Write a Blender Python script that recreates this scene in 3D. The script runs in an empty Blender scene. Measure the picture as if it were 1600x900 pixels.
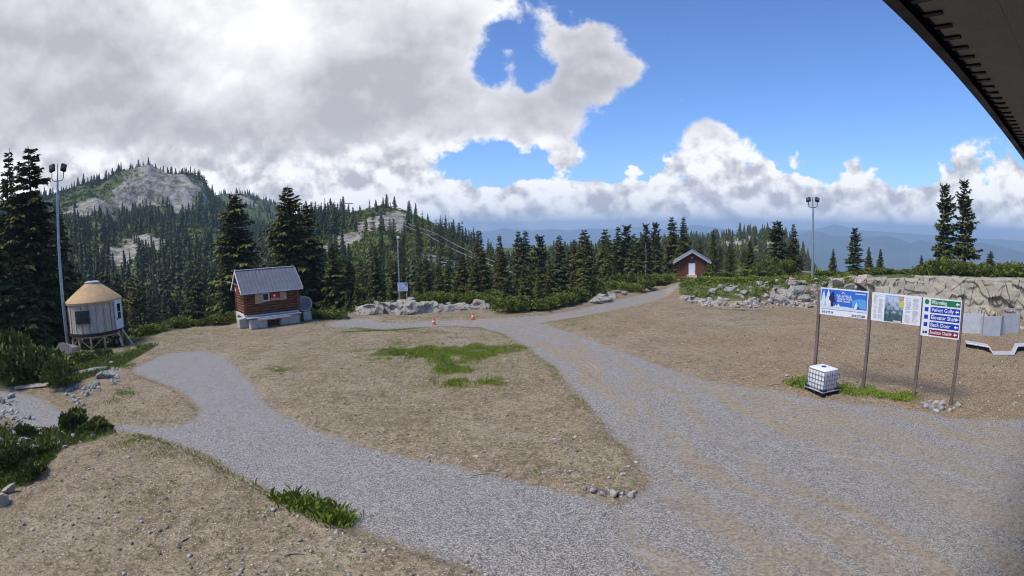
import bpy, bmesh, math, random
import numpy as np
from mathutils import Vector, Matrix

# ---------------------------------------------------------------- camera, sky, sun, exposure
scn = bpy.context.scene
C = scn.collection
F_PX, PITCH, ROLL, H = 850.0, math.radians(6.3), math.radians(-1.25), 7.5      # wide security-camera lens

cd = bpy.data.cameras.new('camera')
cd.type = 'PANO'
cd.panorama_type = 'FISHEYE_LENS_POLYNOMIAL'
cd.sensor_width = 36.0
cd.sensor_fit = 'HORIZONTAL'
_fmm = F_PX / 1600.0 * 36.0
cd.fisheye_fov = math.radians(200)
cd.fisheye_polynomial_k0 = 0.0
cd.fisheye_polynomial_k1 = -1.0 / _fmm
cd.fisheye_polynomial_k2 = 0.0
cd.fisheye_polynomial_k3 = 0.0
cd.fisheye_polynomial_k4 = 0.0
cd.clip_start = 0.05
cd.clip_end = 60000
cam = bpy.data.objects.new('camera', cd)
C.objects.link(cam)
cam.matrix_world = (Matrix.Translation((0, 0, H)) @ Matrix.Rotation(math.radians(90) - PITCH, 4, 'X')
                    @ Matrix.Rotation(ROLL, 4, 'Z'))
scn.camera = cam

SUN_EL, SUN_AZ = math.radians(56), math.radians(-113)      # azimuth clockwise from the view direction (+Y)
sun_dir = Vector((math.sin(SUN_AZ) * math.cos(SUN_EL), math.cos(SUN_AZ) * math.cos(SUN_EL), math.sin(SUN_EL)))
sl = bpy.data.lights.new('sun', 'SUN')
sl.energy = 3.6
sl.angle = math.radians(24)
sl.color = (1.0, 0.95, 0.87)
so = bpy.data.objects.new('sun', sl)
C.objects.link(so)
so.rotation_euler = (-sun_dir).to_track_quat('-Z', 'Y').to_euler()

scn.view_settings.view_transform = 'Standard'
scn.view_settings.look = 'None'
scn.view_settings.exposure = 0.15
scn.view_settings.gamma = 1.0
scn.view_settings.use_curve_mapping = False
scn.render.engine = 'CYCLES'
scn.cycles.use_denoising = True
try:
    scn.cycles.denoiser = 'OPENIMAGEDENOISE'
except Exception:
    pass
scn.cycles.filter_width = 1.0
scn.cycles.max_bounces = 5
scn.cycles.diffuse_bounces = 2
scn.cycles.glossy_bounces = 2
scn.cycles.transmission_bounces = 2
scn.cycles.volume_bounces = 0
scn.cycles.transparent_max_bounces = 6
scn.cycles.volume_max_steps = 64
scn.cycles.use_adaptive_sampling = True
scn.cycles.adaptive_threshold = 0.02


# ---------------------------------------------------------------- small node-expression helper
class NX:
    """a value or vector socket that builds Math nodes when used in an expression"""
    def __init__(s, nt, sock): s.nt, s.s = nt, sock
    def _m(s, op, *a, clamp=False):
        n = s.nt.nodes.new('ShaderNodeMath'); n.operation = op; n.use_clamp = clamp
        for i, v in enumerate((s,) + a):
            if isinstance(v, NX): s.nt.links.new(v.s, n.inputs[i])
            else: n.inputs[i].default_value = v
        return NX(s.nt, n.outputs[0])
    def __add__(s, o): return s._m('ADD', o)
    __radd__ = __add__
    def __sub__(s, o): return s._m('SUBTRACT', o)
    def __rsub__(s, o): return (s * -1.0) + o
    def __mul__(s, o): return s._m('MULTIPLY', o)
    __rmul__ = __mul__
    def __truediv__(s, o): return s._m('DIVIDE', o)
    def max(s, o): return s._m('MAXIMUM', o)
    def min(s, o): return s._m('MINIMUM', o)
    def pow(s, o): return s._m('POWER', o)
    def clamp(s): return s._m('ADD', 0.0, clamp=True)
    def ss(s, lo, hi, a=0.0, b=1.0):
        n = s.nt.nodes.new('ShaderNodeMapRange'); n.interpolation_type = 'SMOOTHSTEP'
        s.nt.links.new(s.s, n.inputs[0])
        for i, v in zip((1, 2, 3, 4), (lo, hi, a, b)): n.inputs[i].default_value = v
        return NX(s.nt, n.outputs[0])
    def lin(s, lo, hi, a=0.0, b=1.0):
        n = s.nt.nodes.new('ShaderNodeMapRange')
        s.nt.links.new(s.s, n.inputs[0])
        for i, v in zip((1, 2, 3, 4), (lo, hi, a, b)): n.inputs[i].default_value = v
        return NX(s.nt, n.outputs[0])


def nx_noise(nt, vec, scale, detail=5.0, rough=0.55, dist=0.0, col=False):
    n = nt.nodes.new('ShaderNodeTexNoise')
    n.inputs['Scale'].default_value = scale; n.inputs['Detail'].default_value = detail
    n.inputs['Roughness'].default_value = rough; n.inputs['Distortion'].default_value = dist
    if vec is not None: nt.links.new(vec, n.inputs['Vector'])
    return NX(nt, n.outputs['Color' if col else 'Fac'])


def nx_voro(nt, vec, scale, feature='F1', out='Distance', rnd=1.0):
    n = nt.nodes.new('ShaderNodeTexVoronoi'); n.feature = feature
    n.inputs['Scale'].default_value = scale; n.inputs['Randomness'].default_value = rnd
    if vec is not None: nt.links.new(vec, n.inputs['Vector'])
    return NX(nt, n.outputs[out])


def nx_map(nt, vec, scale=(1, 1, 1), rot=(0, 0, 0), loc=(0, 0, 0)):
    n = nt.nodes.new('ShaderNodeMapping')
    nt.links.new(vec, n.inputs['Vector'])
    n.inputs['Scale'].default_value = scale; n.inputs['Rotation'].default_value = rot; n.inputs['Location'].default_value = loc
    return n.outputs[0]


def nx_mix(nt, f, a, b):
    n = nt.nodes.new('ShaderNodeMix'); n.data_type = 'RGBA'
    for idx, v in ((0, f), (6, a), (7, b)):
        if isinstance(v, NX): nt.links.new(v.s, n.inputs[idx])
        elif idx == 0: n.inputs[0].default_value = v
        else: n.inputs[idx].default_value = (v[0], v[1], v[2], 1)
    return NX(nt, n.outputs[2])


def nx_scale_col(nt, c, f):
    """colour times value"""
    n = nt.nodes.new('ShaderNodeVectorMath'); n.operation = 'SCALE'
    if isinstance(c, NX): nt.links.new(c.s, n.inputs[0])
    else: n.inputs[0].default_value = c
    if isinstance(f, NX): nt.links.new(f.s, n.inputs['Scale'])
    else: n.inputs['Scale'].default_value = f
    return NX(nt, n.outputs[0])


def ray(u, v):
    """direction of a photograph pixel (1600 x 900)"""
    x, y = u - 800.0, 450.0 - v
    rr = max(math.hypot(x, y), 1e-6); th = rr / F_PX
    d = (math.sin(th) * x / rr, math.sin(th) * y / rr, math.cos(th))
    c, s = math.cos(ROLL), math.sin(ROLL)
    d = (c * d[0] - s * d[1], s * d[0] + c * d[1], d[2])
    c, s = math.cos(PITCH), math.sin(PITCH)
    return Vector((d[0], d[1] * s + d[2] * c, d[1] * c - d[2] * s))


def gnd(u, v, z=0.0):
    d = ray(u, v); t = (z - H) / d.z
    return Vector((d.x * t, d.y * t, z))


def az_of(u, v=400):
    d = ray(u, v); return math.atan2(d.x, d.y)


def el_of(u, v):
    d = ray(u, v); return d.z / math.hypot(d.x, d.y)      # tangent of the elevation


# ---------------------------------------------------------------- sky with procedural clouds
w = bpy.data.worlds.new('World'); scn.world = w; w.use_nodes = True
nt = w.node_tree; nt.nodes.clear()
out = nt.nodes.new('ShaderNodeOutputWorld')
sky = nt.nodes.new('ShaderNodeTexSky'); sky.sky_type = 'NISHITA'; sky.sun_disc = False
sky.sun_elevation = SUN_EL; sky.sun_rotation = SUN_AZ; sky.altitude = 1100; sky.air_density = 1.0
sky.dust_density = 0.5; sky.ozone_density = 2.0
tc = nt.nodes.new('ShaderNodeTexCoord')
dvec = tc.outputs['Generated']
sep = nt.nodes.new('ShaderNodeSeparateXYZ'); nt.links.new(dvec, sep.inputs[0])
dz = NX(nt, sep.outputs[2])


def lobe(u, v, rad, soft):
    d = ray(u, v).normalized()
    n = nt.nodes.new('ShaderNodeVectorMath'); n.operation = 'DOT_PRODUCT'
    nt.links.new(dvec, n.inputs[0]); n.inputs[1].default_value = d
    return NX(nt, n.outputs['Value']).ss(math.cos(math.radians(rad + soft)), math.cos(math.radians(max(rad - soft, 0.01))))


CM = nx_map(nt, dvec, scale=(1.0, 1.0, 1.12))
CM_UP = nx_map(nt, dvec, scale=(1.0, 1.0, 1.12), loc=(-0.006, 0.004, -0.024))     # a little towards the light


def lobes(rows):
    c = None
    for (u, v, rd, sf, amt) in rows:
        t = lobe(u, v, rd, sf) * amt
        c = t if c is None else c + t
    return c


cov = lobes([(80, 30, 25, 8, .47), (400, 90, 16, 6, .42), (620, 70, 12, 5, .26), (700, 170, 7, 4, .20),
             (890, 150, 5.6, 3.4, .30), (925, 70, 4.0, 3, .24), (830, 205, 4.2, 2.4, .18), (1010, 115, 1.8, 1.8, .12)]).min(0.46)
cov = cov + dz.ss(0.050, 0.125, 0.33, -0.06).max(lobes([(1095, 238, 2.8, 1.8, .28), (1150, 265, 3.6, 1.8, .25), (1250, 243, 1.2, 1.0, .22), (1470, 268, 2.8, 1.8, .22), (1560, 262, 3.2, 2.0, .26), (1330, 285, 2.6, 1.6, .20),
                                                       (1010, 268, 2.4, 1.6, .20), (900, 272, 2.4, 1.6, .18)]) - 0.06)
cov = cov - lobes([(800, 92, 3.0, 2.8, .30), (845, 112, 1.6, 1.6, .12), (750, 112, 1.8, 1.8, .12), (905, 15, 1.6, 1.6, .12),
                   (860, 236, 3.0, 2.8, .16), (760, 252, 2.4, 2.2, .20), (680, 264, 2.0, 1.8, .14), (590, 288, 1.8, 1.6, .14), (985, 205, 3.4, 3.0, .18), (1285, 262, 1.5, 1.5, .14), (1030, 30, 4.0, 3.2, .14), (1180, 200, 3, 3, .10), (1350, 190, 6, 5, .10)])
thr = 0.66
c_big = nx_noise(nt, CM, 3.6, 2.0, 0.5)
c_lo = nx_noise(nt, CM, 15.0, 4.0, 0.55)
c_up = nx_noise(nt, CM_UP, 15.0, 4.0, 0.55)
c_all = nx_noise(nt, CM, 15.0, 9.0, 0.60, 0.2)
n0 = c_big * 0.50 + c_all * 0.66
dens = n0 + cov - thr
high = dz.ss(0.105, 0.20)                              # seen from below, the deck overhead is grey and soft
edge = high * 0.10 + 0.055
alpha = (dens / edge).ss(0.0, 1.0)
thick = dens.ss(0.02, 0.26)
lit = (c_lo - c_up) * (2.9 - high * 2.5)
soft = nx_noise(nt, nx_map(nt, dvec, scale=(1, 1, 1.5), loc=(3.1, 1.7, 0.6)), 3.0, 5.0, 0.46)
b_low = (lit + 0.98 - thick * 0.10 + (c_all - c_lo) * 1.2 + (soft - 0.5) * 0.35).max(0.56).min(1.06)
b_high = ((soft - 0.5) * 1.5 + lit + 0.755 - thick * 0.14 + (c_all - c_lo) * 0.42).max(0.52).min(1.0)
bright = b_low + (b_high - b_low) * high
cl = nx_scale_col(nt, nx_mix(nt, bright.lin(0.45, 0.95), (0.90, 0.905, 1.0), (0.985, 0.985, 1.0)), bright)
bg1 = nt.nodes.new('ShaderNodeBackground'); bg1.inputs[1].default_value = 0.125
mixn = nt.nodes.new('ShaderNodeMix'); mixn.data_type = 'RGBA'; mixn.blend_type = 'MULTIPLY'
mixn.inputs[0].default_value = 1.0
nt.links.new(sky.outputs[0], mixn.inputs[6]); mixn.inputs[7].default_value = (0.74, 0.97, 1.36, 1)
nt.links.new(mixn.outputs[2], bg1.inputs[0])
bg2 = nt.nodes.new('ShaderNodeBackground'); bg2.inputs[1].default_value = 1.0
nt.links.new(cl.s, bg2.inputs[0])
mx = nt.nodes.new('ShaderNodeMixShader')
below = dz.ss(-0.02, 0.0)
nt.links.new((alpha * below).s, mx.inputs[0])
nt.links.new(bg1.outputs[0], mx.inputs[1]); nt.links.new(bg2.outputs[0], mx.inputs[2])
nt.links.new(mx.outputs[0], out.inputs[0])
w.cycles.sampling_method = 'MANUAL'
w.cycles.sample_map_resolution = 512


# ---------------------------------------------------------------- numpy noise
def _hash(ix, iy, seed):
    h = (ix.astype(np.int64) * 374761393 + iy.astype(np.int64) * 668265263 + seed * 1442695041) & 0xffffffff
    h = ((h ^ (h >> 13)) * 1274126177) & 0xffffffff
    h = h ^ (h >> 16)
    return (h & 0xffffff) / float(0xffffff)


def vnoise(x, y, seed=0):
    x = np.asarray(x, float); y = np.asarray(y, float)
    ix, iy = np.floor(x), np.floor(y)
    fx, fy = x - ix, y - iy
    fx = fx * fx * fx * (fx * (fx * 6 - 15) + 10); fy = fy * fy * fy * (fy * (fy * 6 - 15) + 10)
    a, b = _hash(ix, iy, seed), _hash(ix + 1, iy, seed)
    c, d = _hash(ix, iy + 1, seed), _hash(ix + 1, iy + 1, seed)
    return (a + (b - a) * fx) * (1 - fy) + (c + (d - c) * fx) * fy


def fbm(x, y, scale, octv=4, seed=0, gain=0.5):
    t, a, s = 0.0, 1.0, 0.0
    for o in range(octv):
        t = t + a * (vnoise(np.asarray(x) * scale * 2 ** o + 17.3 * o, np.asarray(y) * scale * 2 ** o - 9.1 * o, seed + o) - 0.5)
        s += a; a *= gain
    return t / s * 2          # about -1..1


def sstep(x, lo, hi):
    t = np.clip((np.asarray(x, float) - lo) / (hi - lo), 0, 1)
    return t * t * (3 - 2 * t)


# ---------------------------------------------------------------- outlines read off the photograph, laid on the ground
def poly(pts):
    return np.array([gnd(u, v)[:2] for u, v in pts])


PATH = poly([(175, 664), (250, 668), (290, 664), (312, 652), (313, 638), (298, 622), (278, 606), (240, 592), (212, 584), (208, 575),
             (238, 562), (262, 552), (320, 548), (350, 556), (372, 578), (395, 602), (414, 630), (445, 652), (500, 676), (570, 700),
             (640, 718), (700, 728), (760, 745), (830, 760), (890, 772), (940, 783), (990, 800), (1000, 860), (960, 960), (900, 1060),
             (840, 1000), (780, 915), (740, 890), (680, 870), (600, 845), (545, 822), (500, 800), (440, 775), (400, 755), (370, 740),
             (330, 715), (280, 695), (230, 681), (180, 672)])
ROAD = poly([(510, 507), (540, 498), (580, 498), (592, 504), (640, 505), (690, 502), (740, 500), (800, 497), (850, 494), (900, 485),
             (950, 472), (1000, 460), (1030, 453), (1062, 449), (1070, 452), (1040, 464), (1000, 476), (950, 487), (900, 497), (862, 503),
             (842, 507), (880, 517), (920, 530), (960, 545), (1000, 560), (1050, 580), (1100, 597), (1150, 605), (1200, 612), (1250, 620),
             (1310, 630), (1370, 634), (1430, 642), (1480, 652), (1540, 657), (1600, 654), (1680, 660), (1700, 760), (1650, 1000),
             (1300, 1150), (1000, 1100), (905, 1060), (940, 940), (965, 800), (985, 779), (1012, 768), (1016, 752), (1000, 722), (985, 702), (955, 681),
             (945, 660), (925, 635), (902, 612), (880, 590), (872, 575), (850, 560), (820, 540), (790, 522), (750, 512), (700, 510),
             (640, 512), (600, 516), (560, 513), (520, 511)])
SIDE = poly([(-60, 610), (0, 611), (30, 614), (60, 622), (90, 640), (112, 652), (150, 662), (182, 664), (190, 674), (150, 674), (112, 668), (80, 671), (50, 670),
             (25, 655), (0, 648), (-60, 652)])


def sdf(P, x, y):
    """signed distance to a polygon, negative inside"""
    d2 = np.full(x.shape, 1e18); inside = np.zeros(x.shape, bool)
    n = len(P)
    for i in range(n):
        ax, ay = P[i]; bx, by = P[(i + 1) % n]
        ex, ey = bx - ax, by - ay
        wx, wy = x - ax, y - ay
        t = np.clip((wx * ex + wy * ey) / (ex * ex + ey * ey + 1e-12), 0, 1)
        d2 = np.minimum(d2, (wx - ex * t) ** 2 + (wy - ey * t) ** 2)
        cond = ((ay <= y) & (by > y)) | ((by <= y) & (ay > y))
        with np.errstate(divide='ignore', invalid='ignore'):
            xi = ax + (y - ay) / (by - ay if by != ay else 1e-12) * ex
        inside ^= cond & (x < xi)
    return np.where(inside, -1, 1) * np.sqrt(d2)


# ---------------------------------------------------------------- terrain
def tab(rows):
    """pixel rows -> (azimuths, values)"""
    r = sorted((az_of(a[0], a[1]), a[2]) for a in rows)
    return np.array([q[0] for q in r]), np.array([q[1] for q in r])


_e = []
for u, v in [(-60, 615), (0, 606), (60, 582), (110, 556), (200, 541), (260, 517), (330, 508), (400, 497), (480, 497), (530, 497), (580, 478), (640, 474),
             (760, 480), (850, 482), (930, 462), (1000, 446), (1050, 438)]:
    p = gnd(u, v); _e.append((math.atan2(p.x, p.y), math.hypot(p.x, p.y)))
_e += [(math.radians(22), 92), (math.radians(27), 100), (math.radians(34), 88), (math.radians(45), 84), (math.radians(60), 84)]
_e.sort()
EDGE_A, EDGE_R = np.array([q[0] for q in _e]), np.array([q[1] for q in _e])
VAL_A = np.radians([-70, -50, -38, -24, -12, -3, 4, 12, 20, 26, 32, 45, 70])
VAL_Z = np.array([-7., -8, -13, -14, -12, -11, -9, -8, -9, -14, -45, -80, -80])
# rock bank and rock wall on the right: foot radius and height of the shelf behind
_b = []
for u, v, hh in [(1040, 466, 0.0), (1066, 470, .7), (1100, 479, 1.2), (1160, 481, 1.6), (1230, 481, 2.0), (1290, 483, 2.1), (1340, 486, 2.6), (1400, 490, 3.1),
                 (1450, 494, 3.2), (1520, 503, 3.4), (1600, 517, 3.8), (1680, 535, 3.8)]:
    p = gnd(u, v); _b.append((math.atan2(p.x, p.y), math.hypot(p.x, p.y), hh))
BANK_A, BANK_R, BANK_H = (np.array([q[i] for q in _b]) for i in range(3))


def ridge(rows, rr):
    """skyline pixels of bare ground -> azimuths and ridge heights at distance rr"""
    q = sorted((az_of(u, v), H + rr * el_of(u, v)) for u, v in rows)
    return np.array([a[0] for a in q]), np.array([a[1] for a in q])


R1A, R1Z = ridge([(-60, 330), (0, 322), (60, 312), (100, 297), (135, 286), (180, 279), (212, 270), (232, 265), (256, 271), (290, 272), (316, 279), (324, 294),
                  (350, 322), (390, 348), (440, 368), (520, 380)], 520)
R1bA, R1bZ = ridge([(290, 330), (330, 306), (352, 300), (385, 301), (415, 312), (450, 330), (500, 352), (560, 372)], 800)
R2A, R2Z = ridge([(380, 362), (430, 350), (470, 342), (500, 339), (540, 334), (570, 328), (600, 321), (630, 326), (660, 340), (700, 360), (740, 384), (775, 408), (830, 440), (900, 455)], 270)
R3A, R3Z = ridge([(960, 408), (1030, 386), (1080, 380), (1120, 378), (1150, 369), (1200, 369), (1235, 380), (1265, 394), (1300, 414), (1340, 440), (1380, 460)], 330)


def ridge_add(z, az, r, A, Z, rfoot, rr, back, power, base, win, cliff=None):
    zr = np.interp(az, A, Z)
    wn = sstep(az, win[0], win[1]) * (1 - sstep(az, win[2], win[3]))
    wn = wn * (1 - sstep(r, rr + back, rr + 3.5 * back))
    t = np.clip((r - rfoot) / (rr - rfoot), 0, 1)
    up = t ** power
    up = np.where(r > rr, np.exp(-((r - rr) / back) ** 2), up)
    if cliff is not None:
        cw = sstep(az, cliff[0], cliff[1]) * (1 - sstep(az, cliff[2], cliff[3]))
        uc = np.interp(t, [0, .45, .74, .77, .80, .83, .86, .89, 1], [0, .30, .50, .60, .64, .80, .84, .95, 1.0])
        up = np.where(r > rr, up, up + (uc - up) * cw)
    zz = base + (zr - base) * up
    return np.where(wn > 0, np.maximum(z, z + (zz - z) * wn), z)


def terrain(x, y, fine=True, want=False):
    x = np.asarray(x, float); y = np.asarray(y, float)
    r = np.hypot(x, y); az = np.arctan2(x, y)
    re = np.interp(az, EDGE_A, EDGE_R)
    back = np.abs(az) > math.radians(75)
    re = np.where(back, 60, re)
    # shelf behind the rock bank
    rb = np.interp(az, BANK_A, BANK_R); hb = np.interp(az, BANK_A, BANK_H, left=0)
    hb = np.where(az > BANK_A[-1] + 0.3, 0, hb)
    slope_w = np.interp(az, np.radians([18, 30, 36, 60]), [5.0, 4.5, 2.2, 1.8])
    zp = hb * sstep(r, rb + 0.6, rb + 0.6 + slope_w) * (1 - 0.85 * sstep(r, rb + 3.5, rb + 30))
    zp = zp + 0.10 * fbm(x, y, 0.09, 3, 3)
    edge_n = 2.5 * fbm(x, y, 0.08, 3, 11)
    zv = np.interp(az, VAL_A, VAL_Z)
    wdt = np.where(az > math.radians(28), 120, 42.0)
    t = sstep(r + edge_n, re + 0.5, re + wdt)
    z = zp * (1 - t) + zv * t + 1.6 * fbm(x, y, 0.045, 4, 21) * sstep(r, re, re + 12)
    # wide valley far out
    z = z - 700 * sstep(r, 450, 3000) * np.interp(az, np.radians([-45, -20, 0, 20]), [0.7, 1, 1, 1])
    pre = z
    rg = 9 * fbm(x, y, 0.012, 5, 31, 0.55)
    z = ridge_add(z, az, r, R1bA, R1bZ, 420, 800, 160, 1.1, -16, np.radians([-40, -33, -16, -10]))
    z = ridge_add(z, az, r, R1A, R1Z, 95, 520, 190, 1.25, -14, np.radians([-76, -70, -24, -17]), (az_of(150), az_of(195), az_of(320), az_of(340)))
    z = ridge_add(z, az, r, R2A, R2Z, 92, 270, 110, 1.05, -13, np.radians([-28, -24, 0, 6]))
    z = ridge_add(z, az, r, R3A, R3Z, 150, 330, 130, 0.9, -11, np.radians([8, 13, 30, 35]))
    hillm = sstep(z - pre, 0.5, 10)
    dst = np.clip((r - 110) / 200, 0, 1.4)
    cw = sstep(az, az_of(140), az_of(195)) * (1 - sstep(az, az_of(318), az_of(345))) * sstep(r, 380, 430) * (1 - sstep(r, 515, 530))
    z = z + cw * hillm * (6.0 * fbm(x, y, 0.030, 5, 43, 0.6) + 2.5 * np.abs(fbm(x, y, 0.09, 4, 45, 0.6)))
    # craggy relief: stepped ledges
    cr = fbm(x, y, 0.03, 5, 41, 0.6)
    z = z + hillm * dst * (2.6 * cr + 1.8 * np.abs(fbm(x, y, 0.06, 4, 51)) - 1.2)
    # the cliff below the summit: pull the upper slope into a steep face
    g = gravel_sd(x, y) if fine else None
    if fine:
        near = r < 130
        flat = (1 - sstep(r, re - 4, re + 4))
        soil = sstep(g, -0.05, 0.7)
        z = z + flat * (soil * (0.10 + 0.07 * fbm(x, y, 0.55, 4, 61, 0.6) + 0.035 * fbm(x, y, 3.2, 2, 62))
                        + (1 - soil) * (0.012 * fbm(x, y, 1.5, 2, 63)))
    if want:
        return z, hillm, t, g
    return z


def gravel_sd(x, y):
    shape = x.shape
    x = x.ravel(); y = y.ravel()
    o = np.full(x.shape, 30.0)
    m = (np.hypot(x, y) < 95)
    if m.any():
        o[m] = np.minimum(np.minimum(sdf(PATH, x[m], y[m]), sdf(ROAD, x[m], y[m])), sdf(SIDE, x[m], y[m]))
    return np.clip(o, -30, 30).reshape(shape)


def tz(x, y):
    """ground height from the finished sheet"""
    r, a = math.hypot(x, y), math.atan2(x, y)
    i = int(np.clip(np.searchsorted(rad_f, r) - 1, 0, len(rad_f) - 2)); j = int(np.clip(np.searchsorted(az_f, a) - 1, 0, len(az_f) - 2))
    fr = min(max((r - rad_f[i]) / (rad_f[i + 1] - rad_f[i]), 0), 1); fa = min(max((a - az_f[j]) / (az_f[j + 1] - az_f[j]), 0), 1)
    return float((GZ[i, j] * (1 - fa) + GZ[i, j + 1] * fa) * (1 - fr) + (GZ[i + 1, j] * (1 - fa) + GZ[i + 1, j + 1] * fa) * fr)


def hit(u, v, r0=8, r1=3000):
    """where a pixel's ray meets the terrain"""
    d = ray(u, v); hh = math.hypot(d.x, d.y)
    rs = np.exp(np.linspace(math.log(r0), math.log(r1), 1500))
    xs, ys, zs = d.x / hh * rs, d.y / hh * rs, H + d.z / hh * rs
    tt = terrain(xs, ys, fine=False)
    k = np.nonzero(zs <= tt)[0]
    i = k[0] if len(k) else len(rs) - 1
    return Vector((xs[i], ys[i], tt[i]))


# ---------------------------------------------------------------- object helpers
def tag(o, label=None, cat=None, group=None, kind=None):
    if label: o['label'] = label
    if cat: o['category'] = cat
    if group: o['group'] = group
    if kind: o['kind'] = kind
    return o


def empty(name, loc, rz=0.0, label=None, cat=None, group=None):
    o = bpy.data.objects.new(name, None); C.objects.link(o)
    o.empty_display_size = 0.2
    o.location = loc; o.rotation_euler = (0, 0, rz)
    return tag(o, label, cat, group)


def link(name, me, mat=None, parent=None, loc=None, rot=None, scale=None):
    o = bpy.data.objects.new(name, me); C.objects.link(o)
    if mat is not None and len(me.materials) == 0: me.materials.append(mat)
    if parent: o.parent = parent
    if loc is not None: o.location = loc
    if rot is not None: o.rotation_euler = rot
    if scale is not None: o.scale = scale
    return o


def np_mesh(name, V, Fq, mat=None, smooth=False):
    """V n x 3, Fq m x k faces all of one size (or a list)"""
    me = bpy.data.meshes.new(name)
    V = np.asarray(V, dtype=np.float32)
    if isinstance(Fq, np.ndarray):
        m, k = Fq.shape
        me.vertices.add(len(V)); me.vertices.foreach_set('co', V.ravel())
        me.loops.add(m * k); me.loops.foreach_set('vertex_index', Fq.astype(np.int32).ravel())
        me.polygons.add(m)
        me.polygons.foreach_set('loop_start', np.arange(0, m * k, k, dtype=np.int32))
        me.polygons.foreach_set('loop_total', np.full(m, k, dtype=np.int32))
        me.update(calc_edges=True)
    else:
        me.from_pydata([tuple(map(float, q)) for q in V], [], Fq)
        me.update()
    if smooth:
        me.polygons.foreach_set('use_smooth', np.ones(len(me.polygons), dtype=bool))
    if mat is not None: me.materials.append(mat)
    return me


class MB:
    """collects boxes, bars and tubes for one mesh"""
    def __init__(s): s.v, s.f = [], []
    def add(s, vs, fs):
        n = len(s.v); s.v += [tuple(q) for q in vs]; s.f += [tuple(i + n for i in q) for q in fs]; return s
    def box(s, c, size, rot=None):
        hx, hy, hz = (q / 2 for q in size)
        vs = [Vector((sx * hx, sy * hy, sz * hz)) for sz in (-1, 1) for sx, sy in ((-1, -1), (1, -1), (1, 1), (-1, 1))]
        if rot is not None: vs = [rot @ q for q in vs]
        c = Vector(c)
        return s.add([q + c for q in vs], [(3, 2, 1, 0), (4, 5, 6, 7), (0, 1, 5, 4), (1, 2, 6, 5), (2, 3, 7, 6), (3, 0, 4, 7)])
    def bar(s, a, b, wx, wy=None):
        """square bar between two points"""
        wy = wx if wy is None else wy
        a, b = Vector(a), Vector(b); d = (b - a)
        q = d.to_track_quat('Z', 'Y').to_matrix()
        return s.box((a + b) / 2, (wx, wy, d.length), q)
    def tube(s, pts, rad, n=8, cap=True):
        pts = [Vector(p) for p in pts]
        if not isinstance(rad, (list, tuple)): rad = [rad] * len(pts)
        base = len(s.v); fs = []; vs = []
        ref = None
        for i, p in enumerate(pts):
            d = (pts[min(i + 1, len(pts) - 1)] - pts[max(i - 1, 0)]).normalized()
            if ref is None:
                ref = d.orthogonal().normalized()
            else:
                ref = (ref - d * ref.dot(d)).normalized()
            t2 = d.cross(ref)
            for k in range(n):
                a = 2 * math.pi * k / n
                vs.append(p + (ref * math.cos(a) + t2 * math.sin(a)) * rad[i])
        for i in range(len(pts) - 1):
            for k in range(n):
                k2 = (k + 1) % n
                fs.append((i * n + k, i * n + k2, (i + 1) * n + k2, (i + 1) * n + k))
        if cap:
            fs.append(tuple(range(n))[::-1]); fs.append(tuple((len(pts) - 1) * n + k for k in range(n)))
        return s.add(vs, fs)
    def build(s, name, mat, parent=None, smooth=False, bevel=0.0, loc=None, rot=None):
        me = bpy.data.meshes.new(name); me.from_pydata(s.v, [], s.f)
        bm = bmesh.new(); bm.from_mesh(me)
        bmesh.ops.recalc_face_normals(bm, faces=bm.faces)
        if bevel > 0:
            bmesh.ops.bevel(bm, geom=[e for e in bm.edges if len(e.link_faces) == 2 and e.calc_face_angle(0) > 0.6], offset=bevel, segments=1, affect='EDGES', profile=0.6, clamp_overlap=True)
        bm.to_mesh(me); bm.free()
        if smooth:
            me.polygons.foreach_set('use_smooth', np.ones(len(me.polygons), dtype=bool))
            try: me.set_sharp_from_angle(angle=math.radians(40))
            except Exception: pass
        return link(name, me, mat, parent, loc, rot)


# ---------------------------------------------------------------- materials
def new_mat(name):
    m = bpy.data.materials.new(name); m.use_nodes = True
    t = m.node_tree; b = t.nodes['Principled BSDF']
    return m, t, b


def setin(t, sock, v):
    if isinstance(v, NX): t.links.new(v.s, sock)
    elif isinstance(v, (tuple, list)): sock.default_value = (v[0], v[1], v[2], 1)
    else: sock.default_value = v


def bump(t, b, h, strength=0.4, dist=0.02):
    n = t.nodes.new('ShaderNodeBump'); n.inputs['Strength'].default_value = strength; n.inputs['Distance'].default_value = dist
    t.links.new(h.s, n.inputs['Height']); t.links.new(n.outputs[0], b.inputs['Normal'])


def plain(name, c, c2=None, rough=0.7, metal=0.0, scale=6.0, bstr=0.15, stretch=(1, 1, 1), spec=0.3, coord='Object'):
    """base colour with uneven grain and wear"""
    m, t, b = new_mat(name)
    tcn = t.nodes.new('ShaderNodeTexCoord')
    v = nx_map(t, tcn.outputs[coord], scale=stretch)
    c2 = c2 or tuple(q * 0.72 for q in c)
    n = nx_noise(t, v, scale, 6.0, 0.62)
    f = nx_noise(t, v, scale * 7, 3.0, 0.6)
    col = nx_mix(t, (n * 0.75 + f * 0.25).ss(0.36, 0.66), c2, c)
    setin(t, b.inputs['Base Color'], col)
    setin(t, b.inputs['Roughness'], n.lin(0.3, 0.7, min(rough + 0.12, 1), max(rough - 0.1, 0.05)))
    b.inputs['Metallic'].default_value = metal
    b.inputs['Specular IOR Level'].default_value = spec
    if bstr: bump(t, b, f, bstr, 0.01)
    return m


def attr(t, name):
    n = t.nodes.new('ShaderNodeAttribute'); n.attribute_name = name
    return NX(t, n.outputs['Fac'])


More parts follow.
